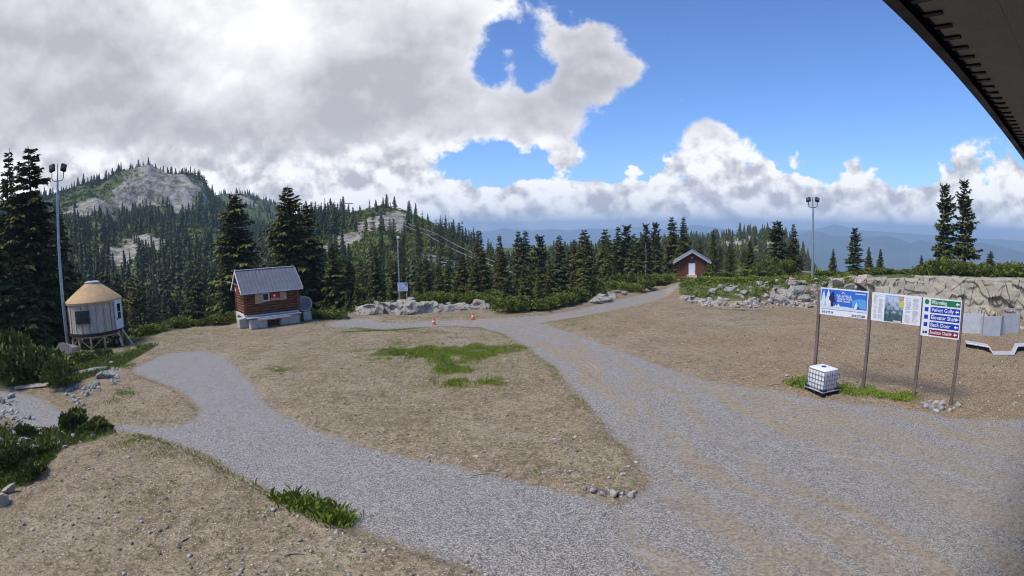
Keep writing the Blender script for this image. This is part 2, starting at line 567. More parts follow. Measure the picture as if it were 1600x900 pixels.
def make_ground_mat():
    m, t, b = new_mat('mountain_ground')
    tcn = t.nodes.new('ShaderNodeTexCoord'); P = tcn.outputs['Object']
    g = attr(t, 'gravel'); veg = attr(t, 'veg'); rock = attr(t, 'rock'); gr = attr(t, 'sandy'); trk = attr(t, 'track'); red = attr(t, 'redsoil')
    n_big = nx_noise(t, P, 0.35, 4.0, 0.6)
    n_mid = nx_noise(t, P, 2.2, 6.0, 0.65)
    n_fine = nx_noise(t, P, 9.0, 5.0, 0.75)
    n_grain = nx_noise(t, P, 30.0, 2.0, 0.6)
    n_clod = nx_noise(t, P, 5.5, 3.0, 0.6)
    # pebbles
    vp = t.nodes.new('ShaderNodeTexVoronoi'); vp.inputs['Scale'].default_value = 17.0; t.links.new(P, vp.inputs['Vector'])
    cell = NX(t, vp.outputs['Color']); cd_ = NX(t, vp.outputs['Distance'])
    sepc = t.nodes.new('ShaderNodeSeparateColor'); t.links.new(cell.s, sepc.inputs[0])
    cr, cg = NX(t, sepc.outputs[0]), NX(t, sepc.outputs[1])
    # bare soil
    soil = nx_mix(t, n_mid.ss(0.34, 0.66), (0.172, 0.126, 0.077), (0.312, 0.240, 0.158))
    soil = nx_mix(t, n_big.ss(0.40, 0.66) * 0.6, soil, (0.350, 0.282, 0.195))
    soil = nx_mix(t, red * n_mid.ss(0.3, 0.62), soil, (0.285, 0.172, 0.080))
    soil = nx_mix(t, n_clod.ss(0.53, 0.63) * 0.50, soil, (0.115, 0.086, 0.048))
    soil = nx_mix(t, n_fine.ss(0.52, 0.60) * 0.72, soil, (0.080, 0.064, 0.034))
    soil = nx_mix(t, n_fine.ss(0.44, 0.36) * 0.55, soil, (0.50, 0.425, 0.31))
    soil = nx_mix(t, n_grain.ss(0.55, 0.70) * 0.55, soil, (0.54, 0.47, 0.36))
    soil = nx_mix(t, cr.ss(0.90, 0.93) * cd_.ss(0.42, 0.30), soil, (0.56, 0.52, 0.46))
    soil = nx_mix(t, cr.ss(0.10, 0.06) * cd_.ss(0.50, 0.30) * 0.8, soil, (0.065, 0.058, 0.030))
    # thin weeds and moss in the soil
    moss_n = nx_noise(t, P, 0.9, 5.0, 0.7)
    soil = nx_mix(t, (moss_n.ss(0.50, 0.64) * n_fine.ss(0.46, 0.56) * gr).clamp(), soil, (0.098, 0.104, 0.028))
    # crushed gravel
    gv = t.nodes.new('ShaderNodeTexVoronoi'); gv.inputs['Scale'].default_value = 34.0; t.links.new(P, gv.inputs['Vector'])
    sepg = t.nodes.new('ShaderNodeSeparateColor'); t.links.new(gv.outputs['Color'], sepg.inputs[0])
    gr1 = NX(t, sepg.outputs[0]); gd = NX(t, gv.outputs['Distance'])
    gcol = nx_mix(t, (gr1 * 0.6 + n_fine * 0.5).ss(0.22, 0.88), (0.118, 0.108, 0.100), (0.510, 0.475, 0.435))
    gcol = nx_mix(t, gd.ss(0.45, 0.75) * 0.6, gcol, (0.09, 0.085, 0.08))
    gcol = nx_mix(t, n_mid.ss(0.45, 0.75) * 0.35, gcol, (0.37, 0.345, 0.31))
    # wheel tracks: soil dragged along the road in streaks
    cmb = t.nodes.new('ShaderNodeCombineXYZ'); spp = t.nodes.new('ShaderNodeSeparateXYZ'); t.links.new(P, spp.inputs[0])
    ln = attr(t, 'lane') + (nx_noise(t, P, 0.22, 2.0, 0.5) - 0.5) * 3.0
    t.links.new(ln.s, cmb.inputs[0]); t.links.new(spp.outputs[1], cmb.inputs[1]); t.links.new(spp.outputs[0], cmb.inputs[2])
    LV = cmb.outputs[0]
    cmb2 = t.nodes.new('ShaderNodeCombineXYZ'); ln2 = attr(t, 'lane2') + (nx_noise(t, P, 0.3, 2.0, 0.5) - 0.5) * 2.0
    t.links.new(ln2.s, cmb2.inputs[0]); t.links.new(spp.outputs[1], cmb2.inputs[1]); t.links.new(spp.outputs[0], cmb2.inputs[2])
    ts = nx_noise(t, nx_map(t, LV, scale=(1.0, 0.10, 0.06)), 1.0, 8.0, 0.68, 0.6)
    ts2 = nx_noise(t, nx_map(t, cmb2.outputs[0], scale=(2.4, 0.20, 0.12), loc=(4, 9, 0)), 1.1, 7.0, 0.68, 0.5)
    gcol = nx_mix(t, (ts.ss(0.42, 0.57) * 0.95 * trk).clamp(), gcol, nx_mix(t, n_fine.ss(0.35, 0.65), (0.200, 0.155, 0.105), (0.400, 0.335, 0.250)))
    gcol = nx_mix(t, (ts2.ss(0.60, 0.70) * n_fine.ss(.40, .55) * 0.75 * trk).clamp(), gcol, (0.150, 0.105, 0.066))
    gcol = nx_mix(t, (ts2.ss(0.42, 0.30) * 0.5 * trk).clamp(), gcol, (0.44, 0.43, 0.41))
    wob = (n_mid - 0.5) * 1.1 + (n_fine - 0.5) * 0.5
    gm = (g + wob).ss(0.16, -0.16)
    col = nx_mix(t, gm, soil, gcol)
    # rough vegetation and bare rock away from the clearing
    vcol = nx_mix(t, (n_mid * .6 + nx_noise(t, P, .5, 4.0, .6) * .5).ss(0.40, 0.66), (0.034, 0.046, 0.014), (0.110, 0.130, 0.036))
    vcol = nx_mix(t, nx_noise(t, P, 0.11, 5.0, 0.6).ss(0.45, 0.65) * 0.7, vcol, (0.115, 0.135, 0.040))
    rst = nx_noise(t, nx_map(t, P, scale=(1, 1, 0.35)), 0.32, 8.0, 0.68)
    crk = nx_voro(t, nx_map(t, P, scale=(1, 1, 0.4), rot=(0, 0.25, 0)), 0.16, 'DISTANCE_TO_EDGE')
    stre = nx_noise(t, nx_map(t, P, scale=(1, 1, 0.16), rot=(0.1, 0.15, 0)), 0.22, 6.0, 0.7)
    rcol = nx_mix(t, (rst * .5 + stre * .6).ss(0.40, 0.68), (0.125, 0.115, 0.105), (0.430, 0.400, 0.340))
    rcol = nx_mix(t, stre.ss(.55, .68) * .6, rcol, (0.10, 0.095, 0.085))
    rcol = nx_mix(t, nx_noise(t, P, .12, 5.0, .7).ss(.50, .60) * .75, rcol, (0.085, 0.095, 0.040))
    rcol = nx_mix(t, crk.ss(0.05, 0.0) * 0.7, rcol, (0.07, 0.065, 0.06))
    rcol = nx_mix(t, nx_noise(t, P, 0.07, 3.0, 0.5).ss(0.5, 0.65) * 0.4, rcol, (0.50, 0.44, 0.33))
    rm = (rock + (rst - 0.5) * 1.1).ss(0.40, 0.56)
    vr = nx_mix(t, rm, vcol, rcol)
    vm = (veg + (n_mid - 0.5) * 0.9 + (n_fine - 0.5) * 0.3).ss(0.42, 0.58)
    col = nx_mix(t, vm, col, vr)
    setin(t, b.inputs['Base Color'], col)
    b.inputs['Roughness'].default_value = 0.95
    b.inputs['Specular IOR Level'].default_value = 0.12
    hgt = n_fine * 0.6 + n_grain * 0.3 + gr1 * 0.25 + n_mid * 0.8
    bump(t, b, hgt, 0.85, 0.05)
    return m


M_GROUND = make_ground_mat()

# ---------------------------------------------------------------- the ground, one polar sheet round the camera
az_f = np.radians(np.concatenate([np.arange(-180, -72, 6.0), np.arange(-72, -62, 0.8), np.arange(-62, 62, 0.21), np.arange(62, 72, 0.8), np.arange(72, 180.1, 6.0)]))
rad_f = [3.0]
while rad_f[-1] < 12000:
    rr_ = rad_f[-1]
    rad_f.append(rr_ * (1.0075 if rr_ < 110 else 1.010 if rr_ < 950 else 1.08))
rad_f = np.array(rad_f)
AZ, RR = np.meshgrid(az_f, rad_f)
GX, GY = RR * np.sin(AZ), RR * np.cos(AZ)
GZ, HILLM, DROP, GSD = terrain(GX, GY, True, True)


def blob_mask(X, Y, pts):
    """soft patches round world points: (pixel u, v, radius across, radius along the view)"""
    o = np.zeros(X.shape)
    for u, v, ra, rd, amt in pts:
        p = hit(u, v); pr = math.hypot(p.x, p.y); ex, ey = p.x / pr, p.y / pr
        dx, dy = X - p.x, Y - p.y
        al, ac = dx * ex + dy * ey, -dx * ey + dy * ex
        o = np.maximum(o, amt * np.exp(-((al / rd) ** 2 + (ac / ra) ** 2)))
    return o


RE_ = np.interp(AZ, EDGE_A, EDGE_R); RE_ = np.where(np.abs(AZ) > math.radians(75), 60, RE_)
RB_ = np.interp(AZ, BANK_A, BANK_R); HB_ = np.interp(AZ, BANK_A, BANK_H, left=0)
veg = np.clip(sstep(RR + 2 * fbm(GX, GY, 0.2, 3, 71), RE_ - 2.0, RE_ + 2.5), 0, 1)
veg = np.maximum(veg, sstep(HB_, 0.2, 0.9) * sstep(RR, RB_ + 1.0, RB_ + 3.0) * 0.95)
# strip of low growth left of the side path and round the foot of the yurt
vleft = sdf(poly([(-80, 560), (60, 575), (150, 560), (215, 545), (250, 540), (215, 560), (190, 575), (120, 600), (85, 612), (60, 605), (0, 606), (-80, 612)]), GX, GY)
veg = np.maximum(veg, sstep(-vleft, -0.4, 0.5) * 0.9)
vleft2 = sdf(poly([(-80, 660), (40, 672), (110, 668), (165, 672), (185, 682), (150, 695), (100, 705), (85, 730), (60, 760), (20, 775), (-60, 790)]), GX, GY)
veg = np.maximum(veg, sstep(-vleft2, -0.4, 0.5) * 0.85)
veg = np.maximum(veg, blob_mask(GX, GY, [(690, 550, 4.2, 1.5, .95), (745, 552, 3.4, 1.0, .95), (620, 555, 2.6, .9, .9), (640, 556, 2.0, .8, .85), (780, 548, 1.6, .5, .8), (700, 575, 1.0, 1.4, .8), (705, 602, .7, .7, .8),
                                        (600, 518, 4.5, .7, .8), (560, 520, 3.0, .7, .7), (440, 582, .8, .5, .7), (195, 618, 1.0, .9, .7), (190, 575, 2.2, 1.0, .7),
                                        (230, 690, 1.6, .6, .62), (1170, 487, 7.0, .8, .6)]) * (GSD > 0.3))
slope_r = np.gradient(GZ, axis=0) / np.maximum(np.gradient(RR, axis=0), 1e-6)
rock = HILLM * (0.10 + 0.50 * sstep(np.abs(slope_r), 0.35, 0.95) + 0.55 * fbm(GX, GY, 0.014, 4, 81))
rock = np.maximum(rock, HILLM * blob_mask(GX, GY, [(150, 322, 22, 60, .8), (195, 312, 16, 50, .75), (230, 300, 22, 40, .95), (285, 298, 24, 45, 1.0), (312, 294, 12, 40, 1.0), (250, 285, 16, 30, .7), (200, 345, 16, 30, .5),
                                                (215, 385, 18, 44, 1.15), (200, 402, 13, 30, 1.05), (240, 435, 4, 14, .85), (255, 345, 10, 20, .55), (120, 330, 14, 30, .7),
                                                (385, 312, 16, 40, .9), (365, 305, 12, 40, .9), (605, 345, 13, 24, 1.1), (628, 335, 10, 20, 1.0), (588, 352, 9, 18, 1.0), (545, 375, 9, 16, .95), (525, 385, 8, 14, .95),
                                                (675, 408, 5, 12, 1.0), (700, 412, 6, 12, 1.0), (740, 440, 5, 12, 1.0), (640, 460, 4, 8, .8), (745, 385, 4, 12, .8),
                                                (1150, 378, 10, 26, .95), (1180, 372, 8, 26, .8), (1135, 392, 6, 20, .8), (1215, 385, 9, 30, .95), (1250, 392, 8, 30, .95), (1262, 410, 6, 26, .9)]))
rock = np.maximum(rock, veg * sstep(HB_, .3, 1.2) * sstep(RR, RB_, RB_ + 2) * (0.35 + 0.5 * fbm(GX, GY, 0.15, 3, 91)))
rock = rock * sstep(RR, 20, 40) * np.where(HILLM > .3, np.clip(0.86 + 0.75 * fbm(GX, GY, 0.035, 4, 85, .6), 0, 1.2), 1)
sandy = np.clip(0.75 + 0.6 * fbm(GX, GY, 0.06, 3, 95), 0, 1) * np.interp(np.degrees(AZ), [-60, 5, 15, 60], [1.0, 1.0, .25, .2])
redsoil = np.interp(np.degrees(AZ), [0, 8, 16, 60], [0.15, 0.60, 0.75, 0.8]) * sstep(RR, 14, 24) * np.clip(0.6 + fbm(GX, GY, 0.12, 3, 97), 0, 1)
road_sd = np.full(GX.shape, 30.0)
_m = RR < 95
road_sd[_m] = sdf(ROAD, GX[_m], GY[_m])
track = sstep(-road_sd, -0.4, 1.2) * np.clip(0.95 + 0.5 * fbm(GX, GY, 0.1, 2, 99), 0, 1.2) * sstep(GX + (40 - GY) * 0.0, -9, -2)

_re = poly([(690, 500), (760, 503), (842, 507), (880, 517), (920, 530), (960, 545), (1000, 560), (1050, 580), (1100, 597), (1150, 605), (1200, 612), (1250, 620), (1310, 630), (1370, 634), (1430, 642), (1480, 652), (1540, 657), (1600, 654), (1720, 660)])
_le = poly([(600, 514), (690, 510), (750, 512), (790, 522), (820, 540), (850, 560), (880, 590), (902, 612), (925, 635), (945, 660), (955, 681), (985, 702), (1000, 722), (1060, 770), (1150, 830), (1250, 900), (1360, 990)])


def lane_of(_re):
    lane = np.full(GX.shape, 1e9)
    for _i in range(len(_re) - 1):
        _ax, _ay = _re[_i]; _ex, _ey = _re[_i + 1] - _re[_i]
        _t = np.clip(((GX - _ax) * _ex + (GY - _ay) * _ey) / (_ex ** 2 + _ey ** 2), 0, 1)
        lane = np.minimum(lane, np.hypot(GX - _ax - _t * _ex, GY - _ay - _t * _ey))
    return np.clip(lane, 0, 60)


lane, lane2 = lane_of(_le), lane_of(_re)
nr, na = GX.shape
idx = np.arange(nr * na).reshape(nr, na)
quads = np.stack([idx[:-1, :-1], idx[:-1, 1:], idx[1:, 1:], idx[1:, :-1]], -1).reshape(-1, 4)[:, ::-1]
V_ALL = np.stack([GX, GY, GZ], -1).reshape(-1, 3)
ATT = {'gravel': GSD, 'veg': veg, 'rock': rock, 'sandy': sandy, 'track': track, 'redsoil': redsoil, 'lane': lane, 'lane2': lane2}


def sheet(name, q, dz_, kind='structure'):
    used, inv = np.unique(q, return_inverse=True)
    V = V_ALL[used].copy(); V[:, 2] += dz_
    me = np_mesh(name, V, inv.reshape(q.shape), M_GROUND, True)
    for k, a in ATT.items():
        at = me.attributes.new(k, 'FLOAT', 'POINT')
        at.data.foreach_set('value', a.reshape(-1)[used].astype(np.float32))
    o = link(name, me); o['kind'] = kind
    return o


ground = sheet('ground', quads, 0.0)
_sr = road_sd.reshape(-1)
_sp = np.full(GX.shape, 30.0); _sp[_m] = np.minimum(sdf(PATH, GX[_m], GY[_m]), sdf(SIDE, GX[_m], GY[_m])); _sp = _sp.reshape(-1)
qm_r = (_sr[quads].min(1) < 0.25)
qm_p = (_sp[quads].min(1) < 0.25) & ~qm_r
sheet('gravel_road', quads[qm_r], 0.008)
sheet('gravel_path', quads[qm_p], 0.008)


# ---------------------------------------------------------------- vegetation materials
def foliage_mat(name, dark, lightc, tip):
    m, t, b = new_mat(name)
    tcn = t.nodes.new('ShaderNodeTexCoord'); P = tcn.outputs['Object']
    oi = t.nodes.new('ShaderNodeObjectInfo'); rnd = NX(t, oi.outputs['Random'])
    n = nx_noise(t, P, 0.9, 4.0, 0.6); f = nx_noise(t, P, 5.0, 2.0, 0.6)
    col = nx_mix(t, (n * 0.7 + f * 0.3).ss(0.34, 0.66), dark, lightc)
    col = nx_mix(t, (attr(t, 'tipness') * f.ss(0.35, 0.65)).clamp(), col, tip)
    col = nx_mix(t, rnd.ss(0.1, 0.9) * 0.5, col, tuple(q * k for q, k in zip(dark, (1.15, 1.0, 0.95))))
    col = nx_mix(t, rnd.ss(0.70, 0.98) * f.ss(.35, .6) * 0.5, col, tuple(q * k for q, k in zip(lightc, (1.5, 1.15, 0.8))))
    setin(t, b.inputs['Base Color'], col)
    b.inputs['Roughness'].default_value = 0.7
    b.inputs['Specular IOR Level'].default_value = 0.15
    return m


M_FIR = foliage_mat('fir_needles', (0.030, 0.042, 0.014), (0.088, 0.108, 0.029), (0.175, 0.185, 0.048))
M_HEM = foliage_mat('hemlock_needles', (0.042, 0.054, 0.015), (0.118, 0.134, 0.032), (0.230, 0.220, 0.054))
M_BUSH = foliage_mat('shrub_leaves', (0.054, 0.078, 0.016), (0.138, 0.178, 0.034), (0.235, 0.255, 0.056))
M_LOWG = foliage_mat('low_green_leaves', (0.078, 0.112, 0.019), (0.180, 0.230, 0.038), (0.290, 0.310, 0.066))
M_GRASS = foliage_mat('grass_blades', (0.120, 0.185, 0.022), (0.200, 0.310, 0.040), (0.330, 0.380, 0.090))
M_BARK = plain('bark', (0.115, 0.088, 0.070), (0.045, 0.035, 0.030), 0.95, 0, 7.0, 0.5, (1, 1, 0.25), 0.1)
M_DEAD = plain('dead_wood', (0.36, 0.33, 0.30), (0.20, 0.18, 0.16), 0.9, 0, 5.0, 0.4, (1, 1, 0.25), 0.1)


def quads_mesh(name, V, tip, mat):
    n = len(V) // 4
    me = np_mesh(name, V, np.arange(n * 4).reshape(n, 4), mat)
    a = me.attributes.new('tipness', 'FLOAT', 'POINT'); a.data.foreach_set('value', np.asarray(tip, dtype=np.float32))
    return me


def conifer_mesh(seed, h=12.0, rmax=2.3, levels=34, per=5, twigs=7, tw=0.34, shape=0.85, start=0.10, ragged=0.35, droop=0.35, gap=0.0, mat=None, lop=0.0):
    """crown of drooping feathered branches; every twig is a small folded spray of needles"""
    rs = np.random.RandomState(seed)
    B0, BD, BL, BZ = [], [], [], []
    for L in range(levels):
        f = start + (0.985 - start) * (L + rs.uniform(-.3, .3)) / levels
        if gap and rs.rand() < gap and 0.2 < f < 0.9: continue
        f = min(max(f, start), 0.985)
        ln = rmax * (1 - f) ** shape * (0.88 + 0.12 * math.sin(f * 30 + seed)) + 0.10
        if f < start + 0.12: ln *= 0.65 + 0.35 * (f - start) / 0.12
        k = max(3, int(per * (0.7 + 0.5 * (1 - f))))
        a0 = rs.uniform(0, 6.28)
        for i in range(k):
            a = a0 + 6.283 * i / k + rs.uniform(-.35, .35)
            l = ln * rs.uniform(1 - ragged, 1 + ragged * 0.6) * (1 + lop * math.cos(a - 1.0))
            B0.append(f * h + rs.uniform(-.12, .12)); BD.append(a); BL.append(l); BZ.append(f)
    B0, BD, BL, BZ = map(np.array, (B0, BD, BL, BZ))
    V, T = [], []
    steps = twigs
    for s in range(steps):
        t = (s + 0.6) / steps
        bl = BL
        keep = rs.rand(len(bl)) < np.clip(bl / (0.12 * steps) + 0.35, 0, 1)
        rise = np.interp(BZ, [0, .45, .8, 1], [-.08, .06, .34, .7])
        rad = bl * t
        zz = B0 + rise * bl * t - droop * bl * t * t * 0.9 + 0.12 * bl * t ** 4
        dz_ = (rise - 2 * droop * 0.9 * t)
        ca, sa = np.cos(BD), np.sin(BD)
        c = np.stack([ca * rad, sa * rad, zz], -1)
        fw = np.stack([ca, sa, dz_], -1); fw /= np.linalg.norm(fw, axis=1)[:, None]
        sd = np.stack([-sa, ca, np.zeros_like(ca)], -1)
        for side in (-1, 1, 0):
            if side == 0:
                d = fw + rs.normal(0, .18, fw.shape)
            else:
                d = fw * rs.uniform(.45, .9, (len(bl), 1)) + sd * side * rs.uniform(.6, 1.0, (len(bl), 1)) + np.array([0, 0, -1]) * rs.uniform(0, .35, (len(bl), 1)) + rs.normal(0, .12, fw.shape)
            d /= np.linalg.norm(d, axis=1)[:, None]
            tl = tw * rs.uniform(.65, 1.35, (len(bl), 1)) * (0.55 + 0.75 * np.minimum(bl, 1.6)[:, None]) * (1 - 0.35 * t)
            wv = np.cross(d, np.array([0, 0, 1.0])) + rs.normal(0, .35, fw.shape)
            wv /= np.linalg.norm(wv, axis=1)[:, None] + 1e-6
            wd = tl * rs.uniform(.20, .34, (len(bl), 1))
            mid = c + d * tl * 0.5 + np.array([0, 0, 0.05]) * tl
            q = np.stack([c, mid + wv * wd, c + d * tl - np.array([0, 0, .12]) * tl, mid - wv * wd], 1)[keep]
            V.append(q.reshape(-1, 3))
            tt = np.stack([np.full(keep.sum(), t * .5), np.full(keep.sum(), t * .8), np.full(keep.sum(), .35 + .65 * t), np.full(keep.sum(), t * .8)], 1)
            T.append(tt.reshape(-1))
    # leader
    V = np.concatenate(V); T = np.concatenate(T)
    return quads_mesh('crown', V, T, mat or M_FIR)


def trunk_mesh(seed, h=12.0, r=0.19, mat=None, stubs=0):
    rs = random.Random(seed); mb = MB()
    pts = [(0.10 * math.sin(i * 1.3 + seed) * i / 10, 0.10 * math.cos(i * 1.1 + seed) * i / 10, h * i / 10 - 0.3 * (i == 0)) for i in range(11)]
    mb.tube(pts, [r * (1.25 if i == 0 else 1.0) * (1 - i / 10.3) + 0.012 for i in range(11)], 7)
    for k in range(stubs):
        z = rs.uniform(.15, .9) * h; a = rs.uniform(0, 6.28); l = rs.uniform(.3, 1.1) * (1 - z / h) + .15
        mb.tube([(0, 0, z), (math.cos(a) * l, math.sin(a) * l, z + rs.uniform(-.2, .25))], [0.03, 0.008], 4)
    me = bpy.data.meshes.new('trunk'); me.from_pydata(mb.v, [], mb.f); me.update(); me.materials.append(mat or M_BARK)
    me.polygons.foreach_set('use_smooth', np.ones(len(me.polygons), dtype=bool))
    return me


HERO = [(conifer_mesh(1, 12, 2.9, 46, 6, 11, 0.42, .78, .08, .42, .30, 0, M_HEM), trunk_mesh(1, stubs=14)),
        (conifer_mesh(2, 12, 3.3, 40, 6, 12, 0.44, .70, .10, .50, .22, .10, M_HEM, .2), trunk_mesh(2, stubs=14)),
        (conifer_mesh(3, 12, 2.5, 48, 6, 10, 0.40, .88, .05, .38, .40, 0, M_FIR), trunk_mesh(3)),
        (conifer_mesh(4, 12, 2.7, 36, 6, 12, 0.46, .55, .05, .55, .10, .16, M_FIR, .3), trunk_mesh(4, stubs=10))]
MIDT = [(conifer_mesh(11 + i, 12, rm, lv, 5, 8, 0.46, sh, st, .55, dr, gp, mt, lp), trunk_mesh(11 + i, r=.17))
        for i, (rm, lv, sh, st, dr, gp, mt, lp) in enumerate([(2.3, 34, .85, .06, .35, 0, M_FIR, 0), (1.9, 36, .90, .08, .45, .03, M_HEM, .1), (2.6, 32, .72, .08, .28, .05, M_HEM, .2),
                                                              (1.25, 34, .80, .22, .40, .10, M_FIR, .2), (1.75, 30, 1.05, .05, .35, 0, M_HEM, .1), (1.6, 24, .6, .30, .25, .12, M_FIR, .4), (2.9, 28, .65, .03, .20, .08, M_HEM, .3), (2.0, 40, 1.1, .04, .5, 0, M_FIR, .2), (2.4, 26, .55, .15, .15, .15, M_HEM, .5)])]
SMALLT = [(conifer_mesh(31 + i, 12, 1.7 + .25 * i, 18, 4, 4, 0.80, .9, .07, .4, .3, .05, M_FIR), trunk_mesh(31 + i, r=.16)) for i in range(3)]
for c_, t_ in HERO + MIDT + SMALLT:
    pass


def tree(proto, x, y, h, rz, label, group, name='conifer', wide=1.0, z=None, lean=(0, 0)):
    z = tz(x, y) if z is None else z
    r = empty(name, (x, y, z - 0.1), rz, label, 'tree', group)
    r.rotation_euler = (lean[0], lean[1], rz)
    s = h / 12.0
    r.scale = (s * wide, s * wide, s)
    link('crown', proto[0], parent=r); link('trunk', proto[1], parent=r)
    return r


def top_tree(proto, u, v, rad, label, group=None, wide=1.0, rz=None, name='conifer', minh=2.0):
    """tree at distance rad whose top meets pixel (u, v)"""
    d = ray(u, v); hh = math.hypot(d.x, d.y)
    x, y = d.x / hh * rad, d.y / hh * rad
    ztop = H + d.z / hh * rad; zb = tz(x, y)
    h = max(ztop - zb + 0.1, minh)
    TREE_XY.append((x, y, h))
    return tree(proto, x, y, h, random.uniform(0, 6.28) if rz is None else rz, label, group, name, wide, zb)


def rock_at(x, y):
    """how rocky the nearest ground vertex is"""
    r = np.hypot(x, y); a = np.arctan2(x, y)
    i = np.clip(np.searchsorted(rad_f, r), 0, nr - 1); j = np.clip(np.searchsorted(az_f, a), 0, na - 1)
    return rock[i, j]


TREE_XY = []
random.seed(5)
# ---- trees that stand out in the photograph, one by one
HT = [
    (0, 47, 228, 56, 'tall dark conifer with broad crown left of the tall left floodlight mast', 1.15),
    (2, 14, 232, 60, 'slim tall conifer at the left edge of the picture', .8),
    (0, -25, 275, 52, 'dark conifer cut by the left edge of the picture', 1.1),
    (2, 92, 330, 66, 'shadowed conifer directly behind the tall left floodlight mast', 1.15),
    (0, 30, 400, 50, 'shorter full dark conifer below the tall left edge trees', 1.3),
    (1, 365, 300, 68, 'broad layered hemlock behind the left end of the log cabin', 1.05),
    (1, 448, 290, 62, 'largest hemlock with visible trunk behind the log cabin roof', 1.0),
    (0, 478, 318, 66, 'dense hemlock behind the right end of the cabin roof', 1.15),
    (0, 520, 380, 60, 'bushy conifer to the right of the cabin and silver drum', 1.1),
    (2, 586, 385, 66, 'full green conifer left of the small pole with white sign', 1.05),
    (2, 665, 393, 72, 'mid green conifer just right of the small pole with white sign', 1.0),
    (0, 545, 405, 62, 'rounded conifer between the cabin and the small white sign', 1.15),
    (0, 722, 398, 74, 'olive conifer above the rock outcrop with the white sign', 1.1),
    (2, 785, 390, 72, 'wide olive conifer left of the bushes along the road bend', 1.25),
    (2, 748, 358, 92, 'dark pointed conifer at the left end of the blue mountain gap', .9),
    (2, 780, 366, 96, 'narrow conifer against the blue far mountain, left of centre', .8),
    (0, 810, 360, 100, 'pair-forming slim dark conifer against the far blue mountain', .75),
    (2, 821, 358, 100, 'broad dark conifer spire in front of the far blue mountain', 1.0),
    (3, 845, 366, 92, 'open dark conifer behind the bushes at the road bend', .7),
    (2, 874, 366, 84, 'tall full conifer above the green bushes of the road bend', 1.05),
    (0, 913, 358, 82, 'largest green conifer left of the red shed, lower boughs bright', 1.2),
    (2, 897, 372, 90, 'slender conifer left of the largest green conifer', .8),
    (0, 946, 357, 92, 'dark conifer in the clump midway to the red shed', 1.0),
    (2, 966, 352, 96, 'dark conifer with a bent top near the red shed', 1.0),
    (3, 978, 350, 98, 'ragged topped conifer behind the clump near the red shed', .8),
    (3, 1010, 348, 100, 'tall thin conifer with bare trunk left of the red shed', .6),
    (3, 1024, 346, 102, 'second tall thin conifer left of the red shed', .6),
    (0, 1050, 338, 98, 'conifer rising behind the left slope of the red shed roof', .9),
    (2, 1068, 338, 92, 'dark spire conifer directly behind the red shed roof', 1.1),
    (2, 1115, 358, 88, 'dark conifer just right of the red shed', 1.0),
    (0, 1140, 380, 86, 'squat conifer between the red shed and the white bundle', 1.1),
    (0, 1172, 376, 84, 'full conifer above the white bundle', 1.1),
    (3, 1217, 345, 82, 'gappy conifer with layered arms above the rock bank', 1.15),
    (2, 1240, 349, 84, 'narrow dark conifer spire left of the right floodlight mast', 1.15),
    (3, 1335, 355, 92, 'lone dark conifer against the blue ridge right of the right mast', 1.0),
    (2, 1302, 388, 92, 'small dark conifer right of the foot of the right mast', 1.2),
    (2, 1358, 385, 92, 'small conifer beside the lone dark conifer', 1.2),
    (2, 1376, 388, 92, 'rightmost small conifer of the group beside the lone conifer', 1.2),
    (3, 1474, 286, 72, 'left trunk of the twin conifers on the rock wall', .74),
    (3, 1507, 279, 73, 'right and taller of the twin conifers on the rock wall', .74),
    (2, 1440, 398, 70, 'small conifer at the left foot of the twin conifers', 1.3),
    (0, 1548, 392, 74, 'small bushy conifer at the right foot of the twin conifers', 1.5),
]
for k, u, v, rad, lab, wd in HT:
    top_tree(HERO[k], u, v, rad, lab, None, wd)

# ---- the nearer forest: skyline trees read off the photograph
def many(rows, lab, grp, protos, wide=(0.8, 1.15)):
    for u, v, rad in rows:
        top_tree(random.choice(protos), u, v, rad, lab, grp, random.uniform(*wide))


many([(507, 309, 240), (523, 311, 250), (530, 315, 250), (536, 308, 245), (549, 328, 235), (555, 330, 240), (577, 310, 262), (587, 318, 262), (597, 314, 262), (602, 313, 262), (610, 314, 262),
      (637, 315, 238), (642, 318, 236), (660, 328, 225), (681, 342, 205), (691, 338, 200), (701, 345, 196), (714, 352, 190), (722, 344, 185), (503, 322, 230), (515, 330, 225), (560, 335, 240), (648, 335, 225), (672, 345, 210)],
     'dark narrow conifer along the crest of the rocky middle hill', 'conifers along the crest of the middle hill', [MIDT[1], MIDT[3], MIDT[5]], (0.6, 0.95))


LAND = [(az_of(u, 430), nm) for u, nm in [(20, 'the left picture edge'), (100, 'the left floodlight mast'), (155, 'the yurt'), (240, 'the gap beside the yurt'), (330, 'the cabin flag'), (425, 'the cabin roof'), (490, 'the silver drum'), (560, 'the rock outcrop'),
                                         (628, 'the small white sign'), (678, 'the near cone'), (739, 'the far cone'), (830, 'the road bend'), (900, 'the rising road'), (960, 'the roadside rocks'), (1081, 'the red shed'), (1152, 'the white bundle'), (1269, 'the right floodlight mast')]]


KINDS_ = {'conifers in the forest slope around the yurt': 'shaded conifer', 'conifers in the forest behind the cabin': 'dark conifer', 'conifers in the hollow below the middle hill': 'green conifer',
          'conifers in the wood along the rising road': 'woodland conifer', 'conifers behind the red shed and rock bank': 'background conifer', 'conifers on the slope of the middle hill': 'hillside conifer'}


